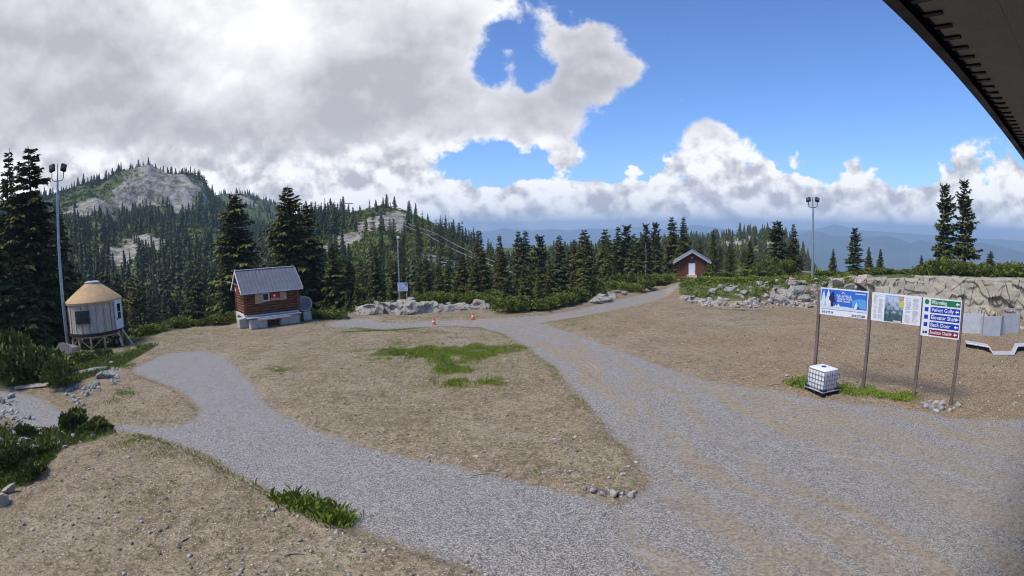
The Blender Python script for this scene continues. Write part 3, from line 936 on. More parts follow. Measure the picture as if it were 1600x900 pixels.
def where(kind, a, r, h, r0, r1, hh):
    d, nm = min(((abs(a - q), n_) for q, n_ in LAND)); q = [q for q, n_ in LAND if n_ == nm][0]
    size = 'tall' if h > hh[0] * .35 + hh[1] * .65 else 'short' if h < hh[0] * .65 + hh[1] * .35 else 'middling'
    row = 'front' if r < r0 + (r1 - r0) * .4 else 'rear' if r > r0 + (r1 - r0) * .75 else 'middle'
    return '%s %s above and %s of %s, %s rows of trees' % (size, kind, 'left' if a < q else 'right', nm, row)


def scatter(n, az0, az1, r0, r1, hh, lab, grp, protos, seed, avoid=2.2, wide=(0.8, 1.15), vmax=None, dens=None):
    rs = random.Random(seed); done = 0; tries = 0
    while done < n and tries < n * 40:
        tries += 1
        a = math.radians(rs.uniform(az0, az1)); r = math.sqrt(rs.uniform(r0 * r0, r1 * r1))
        if r < np.interp(a, EDGE_A, EDGE_R) + 3.0: continue
        x, y = r * math.sin(a), r * math.cos(a)
        if any((x - q[0]) ** 2 + (y - q[1]) ** 2 < avoid ** 2 for q in TREE_XY): continue
        if dens is not None and not dens(x, y): continue
        h = rs.uniform(*hh); z = tz(x, y)
        if vmax is not None and (z + h - H) / r > np.interp(a, vmax[0], vmax[1]): h = max(np.interp(a, vmax[0], vmax[1]) * r + H - z, 3.0) * rs.uniform(.82, 1.0)
        TREE_XY.append((x, y, h))
        tree(rs.choice(protos), x, y, h, rs.uniform(0, 6.28), where(KINDS_[grp], a, r, h, r0, r1, hh), grp, 'conifer', rs.uniform(*wide), z, (rs.uniform(-.03, .03), rs.uniform(-.03, .03)))
        done += 1


def lim(rows):
    q = sorted((az_of(u, v), el_of(u, v)) for u, v in rows)
    return np.array([a[0] for a in q]), np.array([a[1] for a in q])


TOPS = lim([(-40, 380), (60, 380), (120, 400), (200, 400), (300, 400), (420, 390), (500, 392), (560, 392), (620, 400), (700, 385), (760, 388), (830, 392), (890, 385), (950, 368), (1000, 365), (1060, 362), (1120, 372), (1200, 385), (1260, 395), (1300, 405), (1400, 420)])
scatter(34, -58, -38, 56, 110, (10, 15), 'dark conifer in the forest slope around the yurt', 'conifers in the forest slope around the yurt', MIDT, 1, 2.6, vmax=TOPS)
scatter(38, -38, -20, 62, 130, (9, 14), 'dark conifer in the forest behind the yurt and log cabin', 'conifers in the forest behind the cabin', MIDT, 2, 2.6, vmax=TOPS)
scatter(50, -20, -2, 66, 140, (8, 13), 'green conifer in the hollow below the middle hill', 'conifers in the hollow below the middle hill', MIDT, 3, 2.6, vmax=TOPS)
scatter(34, -2, 14, 68, 120, (8, 13), 'dark conifer in the wood along the rising road', 'conifers in the wood along the rising road', MIDT, 4, 2.6, vmax=TOPS)
scatter(26, 14, 31, 84, 125, (6, 11), 'dark conifer in the wood behind the red shed and rock bank', 'conifers behind the red shed and rock bank', MIDT, 5, 2.4, vmax=TOPS)
scatter(30, -22, -2, 140, 262, (7, 12), 'dark conifer on the slope of the rocky middle hill', 'conifers on the slope of the middle hill', MIDT, 6, 3.5, (.7, 1.0), dens=lambda x, y: fbm(x, y, .025, 2, 5) > -.25 and rock_at(np.array([x]), np.array([y]))[0] < .5)

# standing dead trunks
for u, v, rad, lab in [(1009, 378, 84, 'pale bare dead trunk standing left of the red shed'), (29, 300, 58, 'bare grey trunk beside the slim tall conifer at the left edge')]:
    d = ray(u, v); hh = math.hypot(d.x, d.y); x, y = d.x / hh * rad, d.y / hh * rad; zb = tz(x, y)
    r = empty('dead_tree', (x, y, zb - .1), random.uniform(0, 6), lab, 'tree'); hs = (H + d.z / hh * rad - zb) / 12
    r.scale = (hs * 1.1, hs * 1.1, hs)
    link('trunk', trunk_mesh(77, r=.2, mat=M_DEAD, stubs=16), parent=r)


# ---- far woods that read as one mass
def far_wood(name, label, cat, pts, seed, mat):
    rs = np.random.RandomState(seed)
    Vp, Tp = [], []
    protos = []
    for k in range(4):
        q = []
        tt = []
        for L in range(9):
            f = 0.06 + 0.92 * L / 9
            r = (1 - f) ** .85 * .17 + .012
            for i in range(5):
                a = 6.283 * i / 5 + L * 0.9 + rs.uniform(-.3, .3); rr2 = r * rs.uniform(.65, 1.25)
                ca, sa = math.cos(a), math.sin(a); wv = 0.55 * rr2
                q += [(0, 0, f + .10), (ca * rr2 * .6 - sa * wv, sa * rr2 * .6 + ca * wv, f + .01), (ca * rr2, sa * rr2, f - .045), (ca * rr2 * .6 + sa * wv, sa * rr2 * .6 - ca * wv, f + .01)]
                tt += [.1, .4, .8, .4]
        protos.append((np.array(q), np.array(tt)))
    for (x, y, z, h, wd) in pts:
        q, tt = protos[rs.randint(4)]
        a = rs.uniform(0, 6.28); ca, sa = math.cos(a), math.sin(a)
        m = np.array([[ca * wd, -sa * wd, 0], [sa * wd, ca * wd, 0], [0, 0, 1]]) * h
        Vp.append(q @ m.T + np.array([x, y, z - .2])); Tp.append(np.clip(tt * rs.uniform(.3, 1.2), 0, 1))
    o = link(name, quads_mesh(name, np.concatenate(Vp), np.concatenate(Tp), mat))
    return tag(o, label, cat, None, 'stuff')


def wood_pts(n, az0, az1, r0, r1, hh, seed, keep):
    rs = np.random.RandomState(seed)
    a = np.radians(rs.uniform(az0, az1, n)); r = np.sqrt(rs.uniform(r0 ** 2, r1 ** 2, n))
    x, y = r * np.sin(a), r * np.cos(a)
    z, hm, dr, _ = terrain(x, y, True, True)
    k = keep(x, y, z, hm, r, rs)
    return [(x[i], y[i], z[i], hh[0] + (hh[1] - hh[0]) * rs.rand() ** 1.4, rs.uniform(.8, 1.7)) for i in np.nonzero(k)[0]]


M_FARFIR = foliage_mat('distant_fir', (0.028, 0.042, 0.016), (0.070, 0.092, 0.031), (0.140, 0.154, 0.048))


far_wood('mountain_forest', 'dense dark conifer forest covering the left rocky mountain', 'forest',
         wood_pts(7500, -62, -17, 105, 560, (3.0, 11), 3, lambda x, y, z, hm, r, rs: (rock_at(x, y) < 0.40 + .22 * rs.rand(len(x))) & (rs.rand(len(x)) < np.interp(r, [105, 180, 300, 420, 560], [1, .8, .55, .40, .30])) & (fbm(x, y, .02, 3, 18) > np.interp(r, [105, 220, 420], [-1, -.35, -.12]))), 3, M_FARFIR)
far_wood('ridge_forest', 'thin wood on the far pale ridge right of the left mountain', 'forest',
         wood_pts(900, -36, -14, 520, 830, (6, 10), 4, lambda x, y, z, hm, r, rs: (rock_at(x, y) < .55)), 4, M_FARFIR)
far_wood('hill_forest', 'conifers massed on the lower slope of the middle rocky hill', 'forest',
         wood_pts(300, -26, 8, 120, 290, (6, 10), 5, lambda x, y, z, hm, r, rs: (rock_at(x, y) < .5) & (fbm(x, y, .03, 2, 8) > -.1)), 5, M_FARFIR)
far_wood('knoll_forest', 'small conifers on the sunlit rocky knoll behind the red shed', 'forest',
         wood_pts(1100, 4, 34, 130, 360, (5, 9), 6, lambda x, y, z, hm, r, rs: (rock_at(x, y) < .62)), 6, M_FARFIR)


# ---- bushes
def bush_mesh(seed, n=2600, leaf=0.07, up=0.9, mat=None, spiky=0.0, nl=9):
    """dome of leafy sprigs about 1 m across and 0.62 m high"""
    rs = np.random.RandomState(seed)
    lb = np.stack([rs.uniform(-.34, .34, nl), rs.uniform(-.34, .34, nl), rs.uniform(.02, .26, nl), rs.uniform(.14, .30, nl)], -1)[rs.randint(0, nl, n)]
    th = rs.uniform(0, 6.28, n); cz = rs.uniform(-.2, 1, n); sz = np.sqrt(1 - cz * cz)
    nrm = np.stack([sz * np.cos(th), sz * np.sin(th), cz], -1)
    c = lb[:, :3] + np.array([0, 0, .08]) + nrm * (lb[:, 3] * rs.uniform(.5, 1.08, n) ** .6)[:, None]
    c[:, 2] = np.maximum(c[:, 2], rs.uniform(0, .06, n))
    d = nrm * rs.uniform(.4, 1.1, (n, 1)) + np.array([0, 0, up]) + rs.normal(0, .4, (n, 3)); d /= np.linalg.norm(d, axis=1)[:, None]
    wv = np.cross(d, rs.normal(0, 1, (n, 3))); wv /= np.linalg.norm(wv, axis=1)[:, None] + 1e-6
    l = (leaf * rs.uniform(.6, 1.4, n) * (1 + spiky * rs.rand(n) ** 4))[:, None]; wd = l * rs.uniform(.2, .36, (n, 1))
    V = np.stack([c, c + d * l * .5 + wv * wd, c + d * l, c + d * l * .5 - wv * wd], 1).reshape(-1, 3)
    q = np.clip(c[:, 2] * 1.5, 0, 1); T = np.stack([q * .4, q * .7, q, q * .7], 1).reshape(-1)
    return quads_mesh('foliage', V, T, mat or M_BUSH)


BUSH = [bush_mesh(101 + i, 5200, .050, .7, M_BUSH, 1.6, 14) for i in range(4)]
BUSHS = [bush_mesh(121 + i, 2600, .075, .8, M_BUSH, 1.0, 9) for i in range(3)]
BUSHL = [bush_mesh(111 + i, 3200, .055, .5, M_LOWG, .6, 12) for i in range(3)]
STEM = MB(); _r = random.Random(4)
for _ in range(9):
    _a = _r.uniform(0, 6.28); _l = _r.uniform(.15, .4); STEM.tube([(0, 0, -.1), (math.cos(_a) * _l * .5, math.sin(_a) * _l * .5, .15), (math.cos(_a) * _l, math.sin(_a) * _l, _r.uniform(.25, .5))], [.02, .014, .006], 5)
STEM_ME = bpy.data.meshes.new('stem'); STEM_ME.from_pydata(STEM.v, [], STEM.f); STEM_ME.materials.append(M_BARK)


def bush(x, y, w_, h_, proto, label, group=None, z=None, name='shrub'):
    r = empty(name, (x, y, (tz(x, y) if z is None else z) - .03), random.uniform(0, 6.28), label, 'shrub', group)
    r.scale = (w_, w_ * random.uniform(.8, 1.2), h_ / .62)
    link('foliage', proto, parent=r); link('stem', STEM_ME, parent=r)
    return r


# foreground left
for u, v, w_, h_, lab in [(96, 606, 2.1, 1.7, 'round dark conifer shrub among pale rocks below the left mast'), (40, 598, 4.2, 2.2, 'wide dark shrub at the left edge below the tall trees'),
                          (85, 585, 2.6, 1.6, 'dark leafy shrub at the foot of the left mast'), (130, 566, 2.0, .6, 'low green shrub right of the boulder under the left mast'),
                          (165, 556, 1.5, .5, 'green shrub under the front of the yurt'), (15, 575, 3.8, 3.0, 'tall dark shrub filling the left edge beside the gravel side path'),
                          (122, 672, 1.5, 1.0, 'upright green shrub where the side path meets the gravel path'), (150, 676, 1.5, .6, 'low green shrub beside the narrow end of the gravel path'),
                          (40, 688, 1.0, .6, 'small yellow green shrub on the pale rubble'), (30, 735, 1.7, .9, 'larger dark green shrub at the left edge in the foreground'),
                          (55, 752, 1.2, .6, 'low dark shrub hanging over the bank in the left foreground'), (12, 720, 1.3, .7, 'shrub at the left edge above the pale boulder'),
                          (75, 715, 1.1, .45, 'low spreading shrub on the left foreground bank')]:
    p = gnd(u, v); bush(p.x, p.y, w_, h_, random.choice(BUSHS if w_ < 1.8 else BUSH), lab)
# along the road bend and round the shed
rows = [(668, 474), (700, 476), (735, 476), (800, 489), (815, 487), (832, 486), (850, 484), (868, 481), (885, 477), (905, 472), (760, 470), (780, 478), (925, 463)]
for u, v in rows:
    p = gnd(u, v); bush(p.x, p.y, random.uniform(2.2, 3.6), random.uniform(.8, 1.7), random.choice(BUSH + BUSHL), 'green shrub in the thicket along the inside of the road bend', 'shrubs along the road bend')
for i, (u, v, hh) in enumerate([(690, 470, 3.4), (712, 471, 2.6), (745, 468, 4.2), (790, 480, 3.0), (820, 476, 4.5), (842, 480, 2.8), (862, 472, 4.0), (895, 468, 3.2), (918, 463, 4.4), (960, 448, 3.0), (560, 484, 3.2), (655, 470, 3.0), (545, 488, 2.6)]):
    p = gnd(u, v); tree(MIDT[i % 9], p.x, p.y, hh, i * 1.3, 'young green conifer among the shrubs along the road bend', 'young conifers along the road bend', wide=1.5)
rows = [(965, 452), (975, 449), (990, 447), (1005, 446), (1022, 446), (1040, 444), (985, 456), (1008, 454)]
for u, v in rows:
    p = gnd(u, v); bush(p.x, p.y, random.uniform(2.2, 3.4), random.uniform(1.0, 1.7), random.choice(BUSH + BUSHL), 'pale green shrub beside the road left of the red shed', 'shrubs left of the red shed')
rows = [(1112, 438), (1125, 440), (1138, 437), (1170, 440), (1185, 438), (1200, 436), (1215, 433), (1228, 432), (1180, 430), (1198, 426), (1212, 422), (1240, 430), (1120, 446), (1115, 450), (1135, 455)]
for u, v in rows:
    a = az_of(u, v); rr2 = random.uniform(66, 78) if v < 440 else random.uniform(56, 64)
    bush(rr2 * math.sin(a), rr2 * math.cos(a), random.uniform(2.2, 4.0), random.uniform(1.0, 2.6) if v < 440 else random.uniform(.5, .8), random.choice(BUSH if v < 440 else BUSHL), 'green shrub on the grassy bank between red shed and right mast', 'shrubs on the bank by the right mast')
rows = [(1395, 436), (1410, 436), (1420, 432), (1570, 420), (1590, 420), (1605, 418), (1285, 432), (1290, 440), (1345, 438), (1380, 432), (1300, 436), (1318, 434), (1335, 434), (1355, 434), (1372, 434), (1430, 434), (1446, 432), (1462, 428), (1478, 424), (1494, 420), (1510, 420), (1526, 420), (1540, 418), (1556, 416), (1500, 430), (1470, 432), (1530, 428)]
for u, v in rows:
    a = az_of(u, v); rr2 = random.uniform(62, 76)
    bush(rr2 * math.sin(a), rr2 * math.cos(a), random.uniform(3.0, 5.0), random.uniform(1.6, 2.8) if u > 1420 else random.uniform(.7, 1.4), random.choice(BUSH), 'dark green shrub growing on top of the right rock wall', 'shrubs on top of the right rock wall')
rows = [(230, 522), (270, 514), (290, 512), (310, 511), (335, 509), (352, 507), (372, 503), (505, 499), (520, 498)]
for u, v in rows:
    p = gnd(u, v); bush(p.x, p.y + .6, random.uniform(2.2, 3.2), random.uniform(.7, 1.1), random.choice(BUSHL), 'low bright green shrub on the edge between yurt and cabin', 'low shrubs between yurt and cabin')


def undergrowth(name, label, n, az0, az1, r0, r1, size, seed, keep, mat):
    rs = np.random.RandomState(seed)
    a = np.radians(rs.uniform(az0, az1, n)); r = np.sqrt(rs.uniform(r0 ** 2, r1 ** 2, n)); x, y = r * np.sin(a), r * np.cos(a)
    z = terrain(x, y); k = keep(x, y, r, rs); x, y, z = x[k], y[k], z[k]; n = len(x)
    m = 26
    th = rs.uniform(0, 6.28, (n, m)); cz = rs.uniform(0, 1, (n, m)); sz = np.sqrt(1 - cz ** 2)
    nrm = np.stack([sz * np.cos(th), sz * np.sin(th), cz], -1); s = (size[0] * (size[1] / size[0]) ** rs.rand(n))[:, None, None]
    c = np.stack([x, y, z], -1)[:, None] + nrm * s * np.array([1.2, 1.2, .75]) * rs.uniform(.7, 1.1, (n, m, 1))
    d = nrm + rs.normal(0, .5, nrm.shape) + np.array([0, 0, .6]); d /= np.linalg.norm(d, axis=-1, keepdims=True)
    wv = np.cross(d, rs.normal(0, 1, d.shape)); wv /= np.linalg.norm(wv, axis=-1, keepdims=True) + 1e-6
    l = s * rs.uniform(.35, .7, (n, m, 1))
    V = np.stack([c - d * l * .5, c + wv * l * .35, c + d * l * .5, c - wv * l * .35], 2).reshape(-1, 3)
    T = np.repeat(np.clip(cz.reshape(-1) * rs.uniform(.2, 1.2, n * m), 0, 1), 4)
    return tag(link(name, quads_mesh(name, V, T, mat)), label, 'undergrowth', None, 'stuff')


undergrowth('hill_undergrowth', 'bright green low undergrowth covering the slope of the middle hill', 4200, -26, 6, 95, 285, (.7, 1.9), 61, lambda x, y, r, rs: rock_at(x, y) < .50, M_LOWG)
undergrowth('mountain_undergrowth', 'dark green scrub on the lower slopes of the left mountain', 4200, -58, -18, 110, 540, (.9, 3.0), 62, lambda x, y, r, rs: rock_at(x, y) < .48, M_BUSH)
undergrowth('knoll_undergrowth', 'yellow green scrub on the knoll behind the red shed', 1300, 6, 33, 95, 340, (.7, 2.0), 63, lambda x, y, r, rs: rock_at(x, y) < .6, M_LOWG)
undergrowth('bank_undergrowth', 'green leafy growth on the bank between red shed and right mast', 1500, 18, 36, 52, 82, (.16, .5), 65, lambda x, y, r, rs: (r > np.interp(np.arctan2(x, y), BANK_A, BANK_R) + 2.2), M_LOWG)
undergrowth('edge_undergrowth', 'low scrub along the rim of the clearing below the trees', 1500, -56, 26, 40, 100, (.35, .9), 64, lambda x, y, r, rs: (r > np.interp(np.arctan2(x, y), EDGE_A, EDGE_R) + 1.0), M_BUSH)


# ---- grass
def grass_mesh(name, pts, hh, seed, mat=M_GRASS):
    """pts: (x, y, z, height factor)"""
    rs = np.random.RandomState(seed); P_ = np.array(pts); n = len(P_)
    a = rs.uniform(0, 6.28, n); l = rs.uniform(.25, 1.25, n) * hh * P_[:, 3]; ln = rs.uniform(.1, .6, n)
    d = np.stack([np.cos(a) * ln, np.sin(a) * ln, np.ones(n)], -1)
    wv = np.stack([-np.sin(a), np.cos(a), np.zeros(n)], -1) * (0.004 + .010 * l)[:, None]
    c = P_[:, :3]
    q = np.stack([c - wv * .7, c + wv * .7, c + d * l[:, None] * .7 + wv * .5, c + d * l[:, None] + np.stack([np.cos(a) * l * .25, np.sin(a) * l * .25, -l * .12], -1)], 1)
    t = np.stack([np.full(n, .1), np.full(n, .1), np.full(n, .6), rs.uniform(.4, 1, n)], 1)
    return quads_mesh(name, q.reshape(-1, 3), t.reshape(-1), mat)


def on_soil(x, y, marg=0.05):
    return gravel_sd(np.array([x]), np.array([y]))[0] > marg


def tufts(pix, n, spread, seed, hfac=1.0):
    rs = random.Random(seed); o = []
    for u, v in pix:
        p = gnd(u, v)
        for _ in range(n):
            x, y = p.x + rs.gauss(0, spread), p.y + rs.gauss(0, spread)
            o.append((x, y, hfac * rs.uniform(.6, 1.1)))
    return o


def settle(o):
    a = np.array(o); z = terrain(a[:, 0], a[:, 1])
    return [(a[i, 0], a[i, 1], z[i] - .01, a[i, 2]) for i in range(len(a))]


g1 = tufts([(452, 785), (462, 788), (470, 792), (478, 795), (486, 800), (495, 803), (503, 808), (515, 812), (528, 818), (536, 822)], 190, .22, 1, 1.0)
tag(link('verge_grass', grass_mesh('verge_grass', settle(g1), .36, 1)), 'tall bright green grass clump on the lower edge of the gravel path', 'grass', None, 'stuff')
g2 = tufts([(590, 558), (610, 556), (632, 553), (650, 556), (668, 552), (690, 550), (712, 548), (735, 550), (752, 553), (770, 551), (788, 548), (800, 546), (700, 562), (690, 566), (715, 566), (706, 576), (700, 582), (718, 585), (705, 598), (712, 603),
            (640, 562), (672, 560), (745, 560), (768, 602), (760, 558), (728, 558), (600, 552), (655, 548), (680, 545), (720, 556), (740, 545), (620, 560)], 1100, .50, 2, 1.0)
_g = np.array(g2); g2 = _g[fbm(_g[:, 0], _g[:, 1], .9, 2, 19) > -.12 + .25 * np.random.RandomState(2).rand(len(_g))]
tag(link('field_grass', grass_mesh('field_grass', settle(g2), .17, 2)), 'low bright green grass patches in the middle of the bare soil', 'grass', None, 'stuff')
def fill(P, n, seed, hf=1.0):
    rs = np.random.RandomState(seed); lo, hi = P.min(0), P.max(0); x = rs.uniform(lo[0], hi[0], n * 4); y = rs.uniform(lo[1], hi[1], n * 4)
    k = (sdf(P, x, y) < 0) & (fbm(x, y, .5, 3, seed) > -.35); return [(a, b, hf * rs.uniform(.5, 1.2)) for a, b in zip(x[k][:n], y[k][:n])]


tag(link('bank_cover', grass_mesh('bank_cover', settle(fill(poly([(-60, 668), (40, 674), (110, 670), (165, 673), (185, 682), (150, 694), (100, 704), (85, 728), (60, 758), (20, 772), (-50, 785)]), 14000, 71)), .22, 71, M_LOWG)), 'low leafy ground cover on the left foreground bank', 'ground cover', None, 'stuff')
tag(link('yurt_cover', grass_mesh('yurt_cover', settle(fill(poly([(-60, 600), (60, 577), (150, 560), (215, 545), (250, 540), (215, 560), (190, 575), (120, 600), (85, 612), (60, 605), (0, 606)]), 14000, 72)), .25, 72, M_LOWG)), 'low green growth between the yurt and the side path', 'ground cover', None, 'stuff')
g3 = tufts([(560, 515), (575, 516), (592, 517), (610, 518), (628, 519), (645, 521), (665, 522), (690, 522), (430, 580), (446, 582), (190, 612), (200, 620), (180, 628), (185, 570), (205, 576), (240, 690), (262, 698), (205, 695), (300, 712), (330, 724),
            (345, 732), (365, 744), (395, 756), (420, 770), (225, 686), (190, 700), (250, 716), (230, 672), (620, 540), (520, 540), (560, 550), (880, 588), (914, 628), (875, 575)], 200, .38, 3, .9)
tag(link('soil_grass', grass_mesh('soil_grass', settle(np.array(g3)[gravel_sd(np.array(g3)[:, 0], np.array(g3)[:, 1]) > .05]), .15, 3)), 'scattered thin green grass tufts along the edges of the gravel path', 'grass', None, 'stuff')
g4 = tufts([(1250, 602), (1255, 610), (1240, 606), (1318, 612), (1330, 618), (1342, 618), (1355, 615), (1365, 618), (1375, 622), (1400, 625), (1412, 627), (1420, 624)], 300, .22, 4, 1.0)
tag(link('sign_grass', grass_mesh('sign_grass', settle(g4), .26, 4)), 'green grass growing round the feet of the sign posts', 'grass', None, 'stuff')
g5 = []
rs_ = np.random.RandomState(9)
xx = rs_.uniform(-34, 8, 60000); yy = rs_.uniform(8, 46, 60000)
k_ = (fbm(xx, yy, .18, 3, 44) + .35 * fbm(xx, yy, 1.2, 2, 45) > .10) & (gravel_sd(xx, yy) > .15) & (np.hypot(xx, yy) < np.interp(np.arctan2(xx, yy), EDGE_A, EDGE_R)) & (np.abs(np.arctan2(xx, yy)) < 1.05)
for i in np.nonzero(k_)[0]:
    for _ in range(3): g5.append((xx[i] + rs_.normal(0, .05), yy[i] + rs_.normal(0, .05), rs_.uniform(.5, 1.1)))
tag(link('weeds', grass_mesh('weeds', settle(g5), .095, 5)), 'sparse low weeds sprouting over the bare soil', 'weeds', None, 'stuff')


# ---------------------------------------------------------------- rocks
def rock_mat(name, a, b_, moss=0.25, warm=(0.42, 0.36, 0.27), sc=1.0):
    m, t, bs = new_mat(name)
    tcn = t.nodes.new('ShaderNodeTexCoord'); gm = t.nodes.new('ShaderNodeNewGeometry')
    P = gm.outputs['Position']
    oi = t.nodes.new('ShaderNodeObjectInfo'); rnd = NX(t, oi.outputs['Random'])
    n = nx_noise(t, P, 1.6 * sc, 7.0, 0.66); f = nx_noise(t, P, 14.0 * sc, 4.0, 0.65)
    col = nx_mix(t, (n * .7 + f * .3).ss(.33, .66), a, b_)
    col = nx_mix(t, rnd.ss(.35, .9) * .7, col, warm)
    crk = nx_voro(t, nx_map(t, P, scale=(1, 1, .6), rot=(.3, .2, .4)), 0.9 * sc, 'DISTANCE_TO_EDGE')
    col = nx_mix(t, (crk.ss(.035, 0.0) * n.ss(.38, .52) * .85).clamp(), col, tuple(q * .3 for q in a))
    sp = t.nodes.new('ShaderNodeSeparateXYZ'); t.links.new(gm.outputs['Normal'], sp.inputs[0])
    col = nx_mix(t, (NX(t, sp.outputs[2]).ss(.45, .9) * nx_noise(t, P, .8, 4.0, .6).ss(.5, .62) * moss).clamp(), col, (.09, .10, .035))
    setin(t, bs.inputs['Base Color'], col)
    bs.inputs['Roughness'].default_value = .92; bs.inputs['Specular IOR Level'].default_value = .15
    bump(t, bs, n * .7 + f * .4, .6, .05)
    return m


M_ROCK = rock_mat('grey_rock', (.155, .15, .14), (.40, .385, .355))
M_ROCKW = rock_mat('cut_rock_face', (.185, .178, .155), (.42, .40, .345), .35, (.36, .32, .24), .6)
M_ROCKB = rock_mat('rubble_rock', (.17, .165, .16), (.48, .46, .43), 0.0, (.34, .25, .17))
M_ROCKC = rock_mat('pale_blue_rubble', (.19, .195, .185), (.40, .405, .385), 0.2, (.45, .42, .38))
M_ROCKP = rock_mat('pinkish_boulder', (.34, .27, .22), (.58, .48, .40), 0.1, (.48, .36, .29))


def rock_me(seed, sub=3, cuts=9, flat=1.0, mat=None, rough=.06):
    rs = np.random.RandomState(seed)
    bm = bmesh.new(); bmesh.ops.create_icosphere(bm, subdivisions=sub, radius=1.0)
    co = np.array([v.co[:] for v in bm.verts])
    for _ in range(cuts):
        n = rs.normal(0, 1, 3); n /= np.linalg.norm(n); d = rs.uniform(.40, .75)
        s = co @ n
        co = co - np.where(s > d, s - d, 0)[:, None] * n
    co *= 1 + rough * rs.normal(0, 1, (len(co), 1)) * .6
    co *= np.array([rs.uniform(.8, 1.2), rs.uniform(.7, 1.1), rs.uniform(.6, .9) * flat])
    co[:, 2] -= co[:, 2].min() * .7
    for v, c in zip(bm.verts, co): v.co = c
    me = bpy.data.meshes.new('stone'); bm.to_mesh(me); bm.free()
    if mat: me.materials.append(mat)
    return me


def rockset(mat, seed, n=6, sub=2, flat=1.0): return [rock_me(seed + i, sub, 9, flat, mat) for i in range(n)]


STONE_B = rockset(M_ROCKB, 200, 7); STONE_C = rockset(M_ROCKC, 220, 6); STONE_G = rockset(M_ROCK, 240, 6)
BIGROCK = rockset(M_ROCK, 260, 5, 4, .9); BIGW = rockset(M_ROCKW, 270, 5, 4, 1.0)


def stones(name, label, cat, pts, protos, size, seed, part='stone', sink=.28, loc=None):
    rs = random.Random(seed)
    c = Vector((sum(p[0] for p in pts) / len(pts), sum(p[1] for p in pts) / len(pts), 0)); c.z = tz(c.x, c.y)
    root = empty(name, c, 0, label, cat)
    for p in pts:
        s = rs.uniform(*size) * (p[3] if len(p) > 3 else 1); z = tz(p[0], p[1]) if p[2] is None else p[2]
        o = link(part, rs.choice(protos), parent=root, loc=(p[0] - c.x, p[1] - c.y, z - c.z - sink * s), rot=(rs.uniform(-.3, .3), rs.uniform(-.3, .3), rs.uniform(0, 6.28)))
        o.scale = (s * rs.uniform(.8, 1.3), s * rs.uniform(.8, 1.2), s * rs.uniform(.75, 1.1))
    return root


_r = random.Random(12)
pts = []
for i in range(285):                                   # stone bank below the shed and the right mast
    u = _r.uniform(1062, 1345); a = az_of(u, 480); rb = float(np.interp(a, BANK_A, BANK_R)); d = _r.random() ** 1.3 * 5.2
    if u < 1110: d *= .5
    r = rb + d - .3
    pts.append((r * math.sin(a), r * math.cos(a), None, 1.0 if d > .6 else .75))
stones('rock_bank', 'long bank of loose pale and rusty stones below the red shed', 'rocks', pts, STONE_B, (.20, .58), 3)
pts = [(hit(u, v).x, hit(u, v).y, None, s) for u, v, s in [(1225, 462, 1.3), (1250, 458, 1.5), (1272, 462, 1.6), (1290, 468, 1.3), (1210, 470, 1.0), (1258, 470, 1.2), (1330, 452, 1.5), (1352, 448, 1.5), (1310, 448, 1.3), (1240, 448, 1.2), (1215, 452, .9), (1300, 440, 1.2), (1325, 438, 1.0)]]
stones('mast_outcrop', 'weathered grey boulders at the foot of the right floodlight mast', 'rocks', pts, BIGROCK, (.65, 1.05), 4, 'boulder', .35)

# cut rock wall on the right
_u = list(range(1352, 1700, 4)); NU, NV = 560, 64
wall_px = np.linspace(1352, 1690, NU)
wa = np.array([az_of(u, 495) for u in wall_px]); wr = np.interp(wa, BANK_A, BANK_R); wh = np.interp(wa, BANK_A, BANK_H)
arc = np.cumsum(np.concatenate([[0], np.hypot(np.diff(wr * np.sin(wa)), np.diff(wr * np.cos(wa)))]))


def cells(x, y, seed):
    ix, iy = np.floor(x), np.floor(y); best = np.full(x.shape, 9.0); val = np.zeros(x.shape)
    for dx in (-1, 0, 1):
        for dy in (-1, 0, 1):
            px = ix + dx + _hash(ix + dx, iy + dy, seed); py = iy + dy + _hash(ix + dx, iy + dy, seed + 7)
            d = (px - x) ** 2 + (py - y) ** 2; m = d < best
            best = np.where(m, d, best); val = np.where(m, _hash(ix + dx, iy + dy, seed + 13), val)
    return val


S_, Q_ = np.meshgrid(arc, np.linspace(0, 1, NV), indexing='ij')
top = (wh + .25 * fbm(arc, arc * 0, .35, 4, 7) + 1.1 * (cells(arc / 2.8, arc * 0 + 3.5, 5) - .5))[:, None]
hgt_ = np.where(Q_ < .72, Q_ / .72 * (top + .4) - .4, top + (Q_ - .72) * .3)
wv_ = S_ + .25 * fbm(S_, hgt_, .9, 2, 77)
blk = cells(wv_ / 2.3, hgt_ / 1.25 + .15 * wv_, 3) - .5
blk2 = cells(wv_ / .75, hgt_ / .55, 23) - .5
outw = 1.25 * blk + .45 * blk2 + .22 * fbm(S_, hgt_, .8, 4, 33, .6) - .10 * hgt_
outw = outw * np.clip(1.15 - .75 * Q_ / .72, .25, 1) - .35 * np.clip(Q_ / .72, 0, 1) ** 2
inn = np.where(Q_ < .72, 0.2 - outw, .2 - outw * np.clip(1 - (Q_ - .72) / .1, 0, 1) + (Q_ - .72) / .28 * 3.2)
RRw = wr[:, None] + .5 + inn
zz_ = np.where(Q_ < .72, hgt_, top + .12 * fbm(S_ * 1.0, inn, .8, 3, 55) - np.clip((Q_ - .9) / .1, 0, 1) * .35)
Vw = np.stack([RRw * np.sin(wa)[:, None], RRw * np.cos(wa)[:, None], zz_], -1)
ix_ = np.arange(NU * NV).reshape(NU, NV)
qw = np.stack([ix_[:-1, :-1], ix_[1:, :-1], ix_[1:, 1:], ix_[:-1, 1:]], -1).reshape(-1, 4)
wo = link('rock_wall', np_mesh('rock_wall', Vw.reshape(-1, 3), qw, M_ROCKW))
tag(wo, 'tall cut wall of pale yellowish bedrock on the right', 'rock wall')
